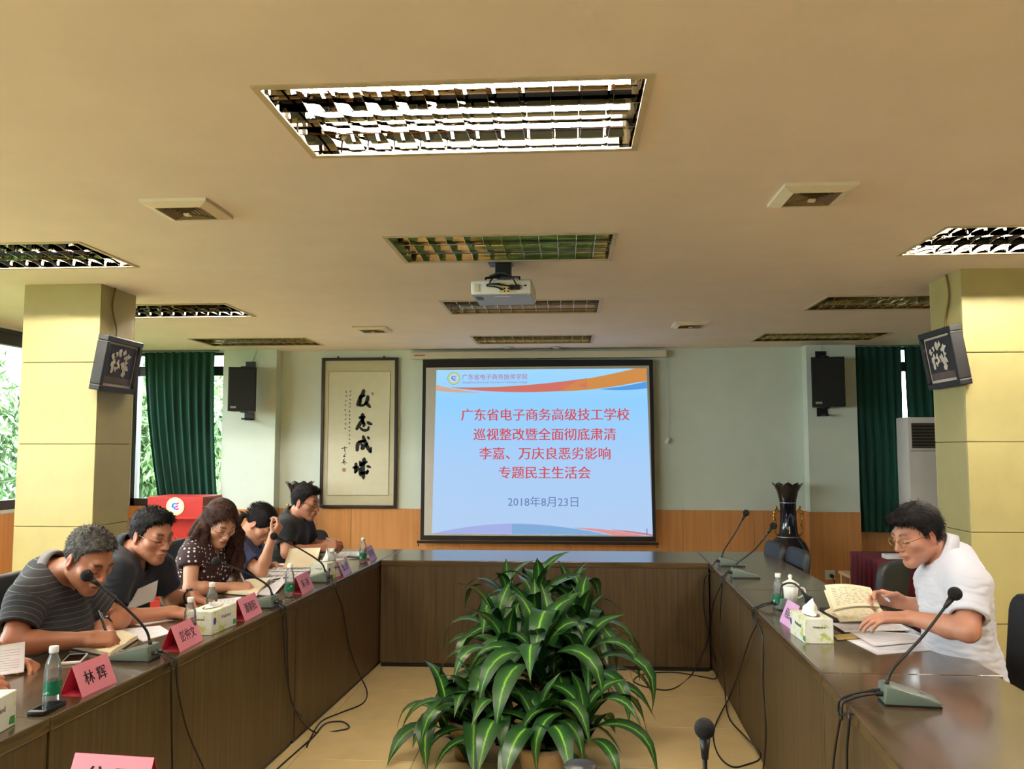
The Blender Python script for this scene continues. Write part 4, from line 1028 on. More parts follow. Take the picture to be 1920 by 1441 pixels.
pgs('raised_page', [P(1563, 1142, 3.72), P(1650, 1136, 3.72), P(1632, 1101, 3.86), P(1546, 1096, 3.86)], M_cpage, 11)
pgs('second_page', [P(1560, 1146, 3.76), P(1648, 1140, 3.76), P(1634, 1104, 3.92), P(1545, 1106, 3.92)], M_cpage, 0)
pgs('lower_page', [PZ(1575, 1165, .772), PZ(1672, 1165, .772), PZ(1650, 1138, .785), PZ(1562, 1142, .785)], M_cpage, 8, bow=.006)
pgs('cover', [PZ(1562, 1164, .757), PZ(1672, 1170, .757), PZ(1660, 1140, .757), PZ(1536, 1138, .757)], M_cover, th=.006, bow=0)
pgs('page_block', [PZ(1546, 1144, .765), PZ(1570, 1156, .765), PZ(1600, 1150, .765), PZ(1560, 1138, .765)], M_cpage, th=.006, bow=0)
# ================================================================== MICROPHONES
M_mgrey = mat('mic_base_grey_green', (104, 116, 104), .45, var=.05); M_foam = mat('mic_foam', (16, 15, 16), .95, var=.3, scale=200, bmp=.5, bscale=350)
def hits(px, py):
    """where a pixel meets the floor or the front panels, standing 12 mm proud"""
    d = ray(px, py); c = []
    c.append((.006-CAMH)/d[2])
    for p0, n in (((LI(2.243)+.014, 2.243), (1, -.0552)), ((RI(3.2)-.014, 3.2), (1, -.0296)), ((0, 5.955), (0, 1))):
        den = d[0]*n[0]+d[1]*n[1]; c.append((p0[0]*n[0]+p0[1]*n[1])/den if abs(den) > 1e-6 else -1)
    return CAM+d*min(q for q in c if q > .3)
def microphone(pos, rz, head, label, cables=(), bend=.05, scale=1.):
    """wedge base with its tall end at local -X (inner edge of the table), neck rising there"""
    t = thing('gooseneck_microphone', label, 'microphone', (pos[0], pos[1], TB), rz, 'gooseneck table microphones'); Mi = Matrix.Rotation(-rz, 4, 'Z'); o = np.array(t.location)
    lc = lambda q: np.array(Mi @ Vector([float(a) for a in (np.array(q)-o)]))
    bm = bmesh.new(); pf = [(-.085, .006), (.08, .006), (.085, .016), (.045, .03), (-.06, .058), (-.078, .058)]
    lo = [bm.verts.new((x, -.05, z)) for x, z in pf]; hi = [bm.verts.new((x, .05, z)) for x, z in pf]; n = len(pf)
    bm.faces.new(lo); bm.faces.new(hi[::-1])
    for i in range(n): bm.faces.new((lo[i], hi[i], hi[(i+1) % n], lo[(i+1) % n]))
    bmesh.ops.recalc_face_normals(bm, faces=bm.faces); bmesh.ops.bevel(bm, geom=list(bm.edges), offset=.004, segments=2, profile=.5, affect='EDGES')
    me = bpy.data.meshes.new('base'); bm.to_mesh(me); bm.free(); base = link_mesh('base', me, M_mgrey, t, True); me.set_sharp_from_angle(angle=R(35))
    MB().box((-.082, -.048, 0), (.083, .048, .007)).build('foot_plate', M_black, t)
    MB().box((.02, -.012, .0375), (.036, .012, .0405), Matrix.Rotation(R(14), 4, 'Y'), bev=.001, seg=1).build('talk_button', M_black, base)
    MB().cyl((-.083, .018, .03), (-.105, .018, .03), .008, n=10).cyl((-.083, -.018, .03), (-.105, -.018, .03), .008, n=10).build('cable_plug', M_black, base)
    h = lc(head); s = np.array([-.066, 0, .056]); mid = s*.45+h*.55+np.array([0, 0, bend])
    d0 = catmull([s, s*.8+mid*.2+np.array([0, 0, .02+bend*.4]), mid, h], 8)
    MB().tube(d0, .0052, 8, .0045).build('gooseneck', M_black, t, True)
    MB().cyl(s, s+(np.array(d0[3])-s)*.8, .008, .006, 10).build('neck_socket', M_black, t, True)
    d = np.array(d0[-1])-np.array(d0[-3]); d /= np.linalg.norm(d)
    MB().cyl(h-d*.05, h-d*.01, .0065, .011, 12).build('capsule', M_black, t, True)
    MB().sphere(h+d*.008, .0225*scale, 18, 12).build('foam_windscreen', M_foam, t, True)
    for c in cables:
        q = [lc(a) for a in c]
        MB().tube(catmull(q, 6), .0042, 6).build('cable', M_black, t, True)
    return t
def z7(*pts): return [hits(1180+x*.3477, 940+y*.3477) for x, y in pts]
def hp(*pts): return [hits(x, y) for x, y in pts]
def plug(pos, rz, s=.018): return np.array([pos[0], pos[1], TB])+np.array(Matrix.Rotation(rz, 3, 'Z') @ Vector((-.103, s, .03)))
mics = {}
def mic_at(key, px, py, rz, headpx, Y, label, bend=.05): mics[key] = (PZ(px, py), rz, P(*headpx, Y), label, bend)
mic_at('L1', 250, 1236, R(180), (166, 1081), 3.02, 'microphone in front of the man in the grey polo', .03)
mic_at('L2', 487, 1137, R(178), (408, 1053), 4.05, 'microphone in front of the woman in polka dots', .03)
mic_at('L3', 590, 1090, R(182), (516, 1006), 4.85, 'microphone in front of the woman in the blue top', .03)
mic_at('R1', 1372, 1060, 0, (1398, 963), 5.85, 'farthest microphone on the right table', .0)
mic_at('R2', 1397, 1082, 0, (1449, 987), 5.3, 'second farthest microphone on the right table', -.02)
mic_at('R3', 1486, 1141, R(10), (1516, 1123), 4.15, 'microphone with a neck bent low beside the teacup', .07)
mic_at('R4', 1705, 1318, R(-6), (1788, 1116), 2.85, 'nearest microphone on the right table', .0)
def edge(x, y, dz=.012): p = PZ(x, y, TB+dz); return p
def over(k, s=.018):
    """from the plug across the table edge and down the panel"""
    p = plug(mics[k][0], mics[k][1], s); y = float(p[1]); sg = 1 if p[0] < 0 else -1; e_ = LI(y) if sg > 0 else RI(y); m_ = (float(p[0])+e_)/2
    return [p, np.array([m_, y, TB+.022]), np.array([e_-sg*.012, y, TB+.010]), np.array([e_+sg*.012, y, TB-.004]), np.array([e_+sg*.014, y, TB-.05])]
cab = {k: [] for k in mics}
pl = lambda k, s=.018: plug(mics[k][0], mics[k][1], s)
cab['L1'] = [over('L1')+hp((321, 1290), (322, 1360), (324, 1450), (330, 1540)),
             over('L1', -.018)+hp((335, 1300), (352, 1370), (383, 1441), (410, 1500))]
cab['L2'] = [over('L2')+hp((532, 1190), (538, 1270), (556, 1335), (590, 1372), (640, 1368), (655, 1362), (640, 1352), (610, 1356), (588, 1380), (560, 1405), (525, 1436), (490, 1470)),
             over('L2', -.018)+hp((538, 1180), (540, 1260), (548, 1320), (570, 1345))]
cab['L3'] = [over('L3')+hp((642, 1140), (655, 1210), (672, 1260), (688, 1295), (680, 1318), (640, 1335), (605, 1350), (588, 1372), (575, 1400))]
cab['R2'] = [over('R2')+z7((450, 560), (430, 720), (390, 820), (330, 940), (230, 1010), (120, 1005), (30, 975), (40, 945), (110, 925), (250, 920), (400, 945), (470, 950), (465, 860), (420, 680), (398, 540), (405, 420))+over('R1', -.018)[::-1],
             over('R2', -.018)+z7((492, 620), (505, 850), (515, 1010), (535, 1160), (620, 1260), (700, 1345), (700, 1390), (640, 1415), (560, 1430), (490, 1380), (455, 1290), (465, 1200), (540, 1050), (600, 890), (650, 740), (690, 650))+over('R3')[::-1]]
cab['R3'] = [over('R3', -.018)+z7((718, 720), (722, 1000), (736, 1250), (722, 1441), (700, 1520))]
def hr(x, y): d = ray(x, y); n = (1, -.0763); p0 = (RI(2.5)-.014, 2.5); return CAM+d*((p0[0]*n[0]+p0[1]*n[1])/(d[0]*n[0]+d[1]*n[1]))
cab['R4'] = [over('R4')+[hr(1592, 1340), hr(1588, 1400), hr(1588, 1470)], over('R4', -.018)+[hr(1576, 1345), hr(1566, 1400), hr(1560, 1460)]]
cab['R1'] = []
for k, (pos, rz, head, lab, bend) in mics.items(): microphone(pos, rz, head, lab, cab[k], bend)
# microphone and flask on the near table
hd = P(1321, 1373, 1.70); microphone((float(hd[0])+.066, 1.70), 0, hd, 'microphone at the bottom edge, seen from behind', (), .0, .9)
t = thing('black_flask', 'black flask lid poking into the bottom edge below the plant', 'flask', (float(P(1088, 1425, 1.88)[0]), 1.88, TB))
MB().lathe([(.03, 0), (.033, .004), (.033, .075), (.03, .08)], 24).build('flask_body', M_black, t, True)
MB().lathe([(.035, .08), (.036, .084), (.036, .108), (.033, .113), (.008, .114)], 24).build('lid', M_black, t, True)
MB().tube(catmull([(.033, 0, .1), (.046, 0, .1), (.046, 0, .088), (.035, 0, .085)], 4), .004, 6).build('lid_loop', M_black, t, True)
# pens
M_penb = mat('pen_black', (18, 18, 22), .3); M_pens = mat('pen_clear', (190, 196, 206), .2)
def pen(a, b2, label, m=None):
    a, b2 = np.array(a, float), np.array(b2, float); d = (b2-a)/np.linalg.norm(b2-a); t = thing('pen', label, 'pen', a); L = b2-a
    MB().cyl(L*.1, L, .0046, n=10).build('barrel', m or M_penb, t, True); MB().cyl((0, 0, 0), L*.1, .0008, .0046, 10).build('tip', M_pens, t, True)
    MB().cyl(L, L+d*.006, .003, n=8).build('button', M_pens, t, True); s = np.cross(d, [0, 0, 1.]); s /= np.linalg.norm(s)
    MB().tube([L*.97+s*.004, L*.97+s*.008, L*.72+s*.008], .0014, 5).build('clip', M_pens, t)
PENS = pen
pen(PZ(508, 1087, TB+.009), PZ(540, 1082, TB+.009), 'black pen lying on the pages near the fourth bottle')

# ================================================================== DRACAENA PLANTS
m, nt, b = new_mat('dracaena_leaf'); M_dra = m
uv = nt.nodes.new('ShaderNodeUVMap'); sp = nt.nodes.new('ShaderNodeSeparateXYZ'); nt.links.new(uv.outputs[0], sp.inputs[0])
n1 = noise(nt, coords(nt, 'Object', (40, 4, 4)), 3, 2)
ma = nt.nodes.new('ShaderNodeMath'); ma.operation = 'MULTIPLY_ADD'; ma.inputs[1].default_value = .10; nt.links.new(n1, ma.inputs[0])
nt.links.new(sp.outputs['X'], ma.inputs[2])
nt.links.new(ramp(nt, ma.outputs[0], [(.0, lin((28, 62, 30))), (.40, lin((44, 88, 42))), (.49, lin((58, 108, 46))), (.515, lin((120, 172, 62))), (.55, lin((142, 190, 72))), (.585, lin((120, 172, 62))), (.61, lin((58, 108, 46))), (.72, lin((44, 88, 42))), (1., lin((28, 62, 30)))]), b.inputs['Base Color'])
b.inputs['Roughness'].default_value = .34; b.inputs['Specular IOR Level'].default_value = .5
def leaf_mesh(L, W, rise, droop, twist, seed):
    g = random.Random(seed); n = 11; V, UV = [], []; pos = np.array([0., 0, 0]); ang = rise; path = []
    for i in range(n+1):
        s = i/n; path.append((pos.copy(), ang)); ang -= (droop/n)*(.35+1.5*s if s < .75 else .5)
        pos = pos+np.array([math.cos(ang), 0, math.sin(ang)])*L/n
    cols = (-1, -.5, 0, .5, 1)
    for i, (p, a) in enumerate(path):
        s = i/n; w_ = W/2*(.42+.58*math.sin(math.pi*min(1, .12+s*.95))**.8)*(1 if s < .62 else max(.03, 1-((s-.62)/.38)**1.9))
        tw = twist*s; nrm = np.array([-math.sin(a), 0, math.cos(a)]); side = np.array([0, math.cos(tw), 0])+nrm*math.sin(tw); nr = np.cross([math.cos(a), 0, math.sin(a)], side)
        for c in cols:
            V.append(p+side*(c*w_)+nr*(abs(c)*.22*w_*(1-s*.7)+.05*w_*math.sin(9*s+2*c+seed)*abs(c))); UV.append((.5+.5*c, s))
    k = len(cols); fs = [(i*k+j, i*k+j+1, (i+1)*k+j+1, (i+1)*k+j) for i in range(n) for j in range(k-1)]
    me = bpy.data.meshes.new('leaf'); me.from_pydata([tuple(q) for q in V], [], fs); ul = me.uv_layers.new(name='UVMap')
    for lp in me.loops: ul.data[lp.index].uv = UV[lp.vertex_index]
    me.polygons.foreach_set('use_smooth', [True]*len(me.polygons)); me.materials.append(M_dra)
    return me
LEAVES = [leaf_mesh(g_[0], g_[1], R(g_[2]), R(g_[3]), R(g_[4]), i) for i, g_ in enumerate([(.52, .115, 74, 150, 10), (.58, .125, 62, 165, -14), (.42, .11, 80, 85, 18), (.62, .13, 52, 150, 8), (.54, .12, 40, 120, -20), (.36, .10, 86, 50, 6), (.64, .13, 66, 190, 12), (.50, .115, 28, 115, -8)])]
M_cane = mat('dracaena_cane', (128, 104, 74), .8, var=.25, scale=20); M_pot = mat('glazed_pot', (150, 128, 100), .3, var=.1); M_soil = mat('potting_soil', (52, 38, 28), .95, var=.3, scale=60)
def dracaena(x, y, crowns, label, seed, potr=.17):
    t = thing('dracaena_plant', label, 'plant', (x, y, 0), 0, 'potted dracaenas between the tables'); g = random.Random(seed)
    MB().lathe([(potr*.72, 0), (potr*.76, .01), (potr, .15), (potr*1.06, .165), (potr*1.06, .185), (potr*.93, .185), (potr*.9, .14)], 32).build('pot', M_pot, t, True)
    MB().lathe([(.01, .152), (potr*.92, .15)], 24).build('soil', M_soil, t, True)
    for cx_, cy_, cz_, n, sc in crowns:
        dx, dy = cx_-x, cy_-y; b0 = (max(-.1, min(.1, dx*.3)), max(-.1, min(.1, dy*.3)), .145)
        MB().tube(catmull([b0, (b0[0]*.5+dx*.5, b0[1]*.5+dy*.5, .15+(cz_-.15)*.5), (dx, dy, cz_)], 4), .017, 8, .012).build('cane', M_cane, t, True)
        ph = g.uniform(0, 6)
        for i in range(n):
            f_ = i/max(1, n-1); me = LEAVES[[2, 5, 0, 1, 6, 3, 4, 7][min(7, int((1-f_)*8))] if g.random() < .75 else g.randrange(8)]
            o = bpy.data.objects.new('leaf', me); C.objects.link(o); o.parent = t; o.location = (dx, dy, cz_-.05+.13*f_)
            ph += 2.4+g.uniform(-.35, .35); s = sc*g.uniform(.82, 1.12)
            o.rotation_euler = (g.uniform(-.12, .12), g.uniform(-.1, .18), ph); o.scale = (s, s, s)
    return t
def cr(px, py, Y, n, s): p = P(px, py, Y); return (float(p[0]), float(p[1]), float(p[2]), n, s)
dracaena(-.10, 4.42, [cr(1012, 1268, 4.30, 20, 1.0), cr(1085, 1275, 4.42, 17, .98), cr(952, 1265, 4.50, 17, .95), cr(1030, 1225, 4.60, 15, .95)], 'large dracaena with arching striped leaves in the middle of the floor', 11, .13)
dracaena(-.12, 3.98, [cr(1010, 1385, 4.02, 15, .85), cr(1095, 1375, 4.08, 14, .85), cr(940, 1380, 4.1, 13, .82)], 'front dracaena whose drooping leaves are cut by the bottom edge', 61, .12)
dracaena(-.50, 4.30, [cr(890, 1352, 4.22, 18, .86), cr(838, 1362, 4.36, 13, .78)], 'low dracaena leaning left in front of the middle plant', 23, .11)
dracaena(-.08, 5.0, [cr(1005, 1200, 4.9, 18, .95), cr(1090, 1205, 5.0, 16, .95), cr(930, 1205, 5.0, 16, .9)], 'dracaena just behind the front one', 31, .14)
dracaena(-.06, 5.5, [cr(1010, 1140, 5.4, 17, .85), cr(1070, 1138, 5.55, 14, .8), cr(950, 1140, 5.55, 14, .8)], 'farthest dracaena by the end table', 47, .14)
# ================================================================== PEOPLE: distance-field bodies meshed with surface nets
class Field:
    def __init__(s, lo, hi, h):
        s.h = h; s.lo = np.array(lo, np.float32); s.n = np.ceil((np.array(hi)-np.array(lo))/h).astype(int)+1
        s.D = np.full(s.n, .05, np.float32)
        s.ax = [s.lo[i]+h*np.arange(s.n[i], dtype=np.float32) for i in range(3)]
    def block(s, lo, hi, pad):
        sl = []
        for i in range(3):
            a = int(max(0, math.floor((lo[i]-pad-s.lo[i])/s.h))); b_ = int(min(s.n[i], math.ceil((hi[i]+pad-s.lo[i])/s.h)+1)); sl.append(slice(a, max(a, b_)))
        return tuple(sl), [s.ax[0][sl[0]][:, None, None], s.ax[1][sl[1]][None, :, None], s.ax[2][sl[2]][None, None, :]]
    def apply(s, sl, d, k, op='u'):
        A = s.D[sl]
        if A.size == 0: return
        if op == 'u': h_ = np.maximum(k-np.abs(A-d), 0)/k; s.D[sl] = np.minimum(A, d)-h_*h_*k*.25
        else: h_ = np.maximum(k-np.abs(A+d), 0)/k; s.D[sl] = np.maximum(A, -d)+h_*h_*k*.25
    def cap(s, a, b_, ra, rb=None, k=.015, op='u'):
        rb = ra if rb is None else rb; a, b_ = np.array(a, np.float32), np.array(b_, np.float32); m_ = max(ra, rb)
        sl, (X, Y, Z) = s.block(np.minimum(a, b_)-m_, np.maximum(a, b_)+m_, k+.012)
        ab = b_-a; L2 = float(ab @ ab)+1e-9
        t = np.clip(((X-a[0])*ab[0]+(Y-a[1])*ab[1]+(Z-a[2])*ab[2])/L2, 0, 1)
        d = np.sqrt((X-a[0]-t*ab[0])**2+(Y-a[1]-t*ab[1])**2+(Z-a[2]-t*ab[2])**2)-(ra+(rb-ra)*t)
        s.apply(sl, d, k, op)
    def ell(s, c, Rm, rad, k=.015, op='u'):
        """ellipsoid with axes = rows of Rm"""
        c = np.array(c, np.float32); Rm = np.array(Rm, np.float32); rad = np.array(rad, np.float32)
        ext = np.sqrt(((Rm*rad[:, None])**2).sum(0)); sl, (X, Y, Z) = s.block(c-ext, c+ext, k+.012)
        x, y, z = X-c[0], Y-c[1], Z-c[2]
        q = [(Rm[i, 0]*x+Rm[i, 1]*y+Rm[i, 2]*z)/rad[i] for i in range(3)]
        k0 = np.sqrt(q[0]**2+q[1]**2+q[2]**2); k1 = np.sqrt((q[0]/rad[0])**2+(q[1]/rad[1])**2+(q[2]/rad[2])**2)+1e-6
        s.apply(sl, k0*(k0-1)/k1, k, op)
    def rbox(s, c, Rm, half, r_, k=.01, op='u'):
        c = np.array(c, np.float32); Rm = np.array(Rm, np.float32); half = np.array(half, np.float32)
        ext = np.abs(Rm*half[:, None]).sum(0); sl, (X, Y, Z) = s.block(c-ext, c+ext, k+.012)
        x, y, z = X-c[0], Y-c[1], Z-c[2]
        q = [np.abs(Rm[i, 0]*x+Rm[i, 1]*y+Rm[i, 2]*z)-(half[i]-r_) for i in range(3)]
        d = np.sqrt(sum(np.maximum(a, 0)**2 for a in q))+np.minimum(np.maximum(np.maximum(q[0], q[1]), q[2]), 0)-r_
        s.apply(sl, d, k, op)
    def func(s, f_): s.D = f_(s.ax[0][:, None, None], s.ax[1][None, :, None], s.ax[2][None, None, :], s.D)
    def mesh(s):
        D = s.D; D[0] = D[-1] = .05; D[:, 0] = D[:, -1] = .05; D[:, :, 0] = D[:, :, -1] = .05
        S = D < 0
        cnt = np.zeros(np.array(D.shape)-1, np.int8); off = [(i, j, k) for i in (0, 1) for j in (0, 1) for k in (0, 1)]
        nx, ny, nz = cnt.shape
        for i, j, k in off: cnt += S[i:i+nx, j:j+ny, k:k+nz]
        act = np.argwhere((cnt > 0) & (cnt < 8)); idx = np.full(cnt.shape, -1, np.int32); idx[act[:, 0], act[:, 1], act[:, 2]] = np.arange(len(act))
        V = np.stack([D[act[:, 0]+i, act[:, 1]+j, act[:, 2]+k] for i, j, k in off], 1)
        acc = np.zeros((len(act), 3), np.float32); num = np.zeros(len(act), np.float32)
        for a in range(8):
            for b_ in range(a+1, 8):
                df = [off[b_][q]-off[a][q] for q in range(3)]
                if sum(map(abs, df)) != 1: continue
                va, vb = V[:, a], V[:, b_]; m_ = (va < 0) != (vb < 0); t = np.where(m_, va/np.where(m_, va-vb, 1), 0)
                acc += np.where(m_[:, None], np.array(off[a], np.float32)+t[:, None]*np.array(df, np.float32), 0); num += m_
        P_ = s.lo+(act+acc/num[:, None])*s.h
        Q = []
        for ax_ in range(3):
            o1, o2 = [(1, 2), (2, 0), (0, 1)][ax_]
            A = np.take(S, range(S.shape[ax_]-1), ax_); B = np.take(S, range(1, S.shape[ax_]), ax_); e_ = np.argwhere(A != B)
            e_ = e_[(e_[:, o1] > 0) & (e_[:, o2] > 0) & (e_[:, o1] < cnt.shape[o1]) & (e_[:, o2] < cnt.shape[o2])]
            def g(d1, d2): c = e_.copy(); c[:, o1] -= d1; c[:, o2] -= d2; return idx[c[:, 0], c[:, 1], c[:, 2]]
            q = np.stack([g(1, 1), g(0, 1), g(0, 0), g(1, 0)], 1); fl_ = ~S[e_[:, 0], e_[:, 1], e_[:, 2]]
            q[fl_] = q[fl_][:, ::-1]; Q.append(q)
        return P_, np.concatenate(Q)
def mesh_np(name, V, Q, m, parent, attrs=None, smooth=True):
    me = bpy.data.meshes.new(name); me.vertices.add(len(V)); me.vertices.foreach_set('co', V.astype(np.float32).ravel())
    k = Q.shape[1]; me.loops.add(len(Q)*k); me.loops.foreach_set('vertex_index', Q.astype(np.int32).ravel())
    me.polygons.add(len(Q)); me.polygons.foreach_set('loop_start', np.arange(0, len(Q)*k, k, dtype=np.int32)); me.polygons.foreach_set('loop_total', np.full(len(Q), k, np.int32))
    me.update(calc_edges=True); me.validate()
    for an, a in (attrs or {}).items():
        if a.ndim == 1: at_ = me.attributes.new(an, 'FLOAT', 'POINT'); at_.data.foreach_set('value', a.astype(np.float32))
        else: at_ = me.attributes.new(an, 'FLOAT_COLOR', 'POINT'); at_.data.foreach_set('color', np.concatenate([a, np.ones((len(a), 1))], 1).astype(np.float32).ravel())
    return link_mesh(name, me, m, parent, smooth)
def nrm(v_): v_ = np.array(v_, float); return v_/np.linalg.norm(v_)
def wob(p, sc, seed):
    g = np.random.default_rng(seed); r_ = np.zeros(len(p))
    for i in range(5): k = g.normal(0, 1, 3); k = k/np.linalg.norm(k)*sc*(1+.45*i); r_ += np.sin(p @ k+g.uniform(0, 6))/(1+.5*i)
    return r_/2.6
# skin and cloth materials
m, nt, b = new_mat('skin'); M_skin = m
at_ = nt.nodes.new('ShaderNodeAttribute'); at_.attribute_name = 'Col'; nt.links.new(at_.outputs['Color'], b.inputs['Base Color'])
b.inputs['Roughness'].default_value = .46; b.inputs['Subsurface Weight'].default_value = .12; b.inputs['Subsurface Radius'].default_value = (.012, .004, .002); b.inputs['Subsurface Scale'].default_value = .4
bump(nt, b, noise(nt, coords(nt), 160, 2), .06, .003)
def cloth(name, c, rough=.85, var=.12, fine=500):
    m, nt, b = new_mat(name); v = coords(nt); f = noise(nt, v, 9, 3); c = lin(c)
    nt.links.new(ramp(nt, f, [(.3, [q*(1-var) for q in c]), (.7, [q*(1+var) for q in c])]), b.inputs['Base Color']); b.inputs['Roughness'].default_value = rough
    b.inputs['Sheen Weight'].default_value = .05; bump(nt, b, noise(nt, v, fine, 1), .12, .002); return m
def striped(name, c, cs, period, width):
    m, nt, b = new_mat(name); a = nt.nodes.new('ShaderNodeAttribute'); a.attribute_name = 'st'
    q = nt.nodes.new('ShaderNodeMath'); q.operation = 'MULTIPLY'; q.inputs[1].default_value = 1/period; nt.links.new(a.outputs['Fac'], q.inputs[0])
    fr = nt.nodes.new('ShaderNodeMath'); fr.operation = 'FRACT'; nt.links.new(q.outputs[0], fr.inputs[0])
    nt.links.new(ramp(nt, fr.outputs[0], [(0, lin(c)), (.5-width, lin(c)), (.5, lin(cs)), (.5+width, lin(c))]), b.inputs['Base Color']); b.inputs['Roughness'].default_value = .9
    bump(nt, b, noise(nt, coords(nt), 500, 1), .12, .002); return m
def dotted(name, c, cd, scale, thr):
    m, nt, b = new_mat(name); v = nt.nodes.new('ShaderNodeTexVoronoi'); v.inputs['Scale'].default_value = scale; v.inputs['Randomness'].default_value = .35
    nt.links.new(coords(nt, 'Object', (1, 1, 1), (.3, .2, .5)), v.inputs['Vector'])
    nt.links.new(ramp(nt, v.outputs['Distance'], [(thr, lin(cd)), (thr+.03, lin(c))]), b.inputs['Base Color']); b.inputs['Roughness'].default_value = .8; return m
def hairmat(name, c, c2):
    m, nt, b = new_mat(name); f = noise(nt, coords(nt, 'Object', (1, 1, 1)), 55, 4, .7)
    nt.links.new(ramp(nt, f, [(.35, lin(c)), (.68, lin(c2))]), b.inputs['Base Color']); b.inputs['Roughness'].default_value = .55; b.inputs['Specular IOR Level'].default_value = .12; bump(nt, b, noise(nt, coords(nt), 260, 3), .5, .004); return m
M_hblk = hairmat('hair_black', (16, 14, 14), (34, 30, 30)); M_hgry = hairmat('hair_greying', (36, 35, 35), (112, 108, 102)); M_hbrn = hairmat('hair_dark_brown', (36, 22, 18), (84, 56, 46))
M_trou = cloth('dark_trousers', (52, 46, 42)); M_shoe = mat('black_shoe', (18, 17, 17), .35)
M_wire = mat('glasses_wire_gold', (170, 140, 100), .25, .9); M_wired = mat('glasses_wire_dark', (40, 26, 24), .3, .3); M_lens = glassy('spectacle_lens', (.98, .98, .98), .04, .02)
def hand(Fd, W, f_, n, right, curls=(30, 35, 25), spread=6, thumb=(.75, .5), scale=1.):
    """palm and five fingers: W wrist, f_ pointing direction, n palm normal; curls in degrees for the three joints"""
    f_ = nrm(f_); n = nrm(np.array(n)-f_*(np.array(n) @ f_)); t = np.cross(f_, n)*(1 if right else -1); Rm = [t, f_, n]; s = scale
    W = np.array(W, float); Fd.rbox(W+f_*.048*s, Rm, (.037*s, .052*s, .0145*s), .013*s, .012)
    Fd.ell(W+f_*.03*s+t*.022*s+n*.008*s, Rm, (.02*s, .032*s, .016*s), .012)
    L = [(.044, .027, .021), (.049, .031, .023), (.045, .029, .022), (.035, .021, .019)]; offs = (.0275, .0095, -.0085, -.0255); base = (.092, .096, .092, .084)
    tips = []
    for i in range(4):
        a = R(spread*(1.5-i)); d = nrm(f_*math.cos(a)+t*math.sin(a)); p = W+f_*base[i]*s+t*offs[i]*s; ang = 0
        for j in range(3):
            ang += R(curls[j]*(1+.12*i*(j == 0))); dj = d*math.cos(ang)+n*math.sin(ang); q = p+dj*L[i][j]*s
            Fd.cap(p, q, (.0088-.0008*j)*s, (.0082-.0009*j)*s, .004 if j else .008); p = q
        tips.append(p)
    p = W+f_*.028*s+t*.034*s; d = nrm(t*thumb[0]+f_*.75+n*thumb[1])
    for j, l in enumerate((.036, .03, .024)):
        q = p+d*l*s; Fd.cap(p, q, (.0112-.001*j)*s, (.0105-.0014*j)*s, .008 if j == 0 else .004); p = q; d = nrm(d+f_*.28-t*.22)
    return tips+[p]
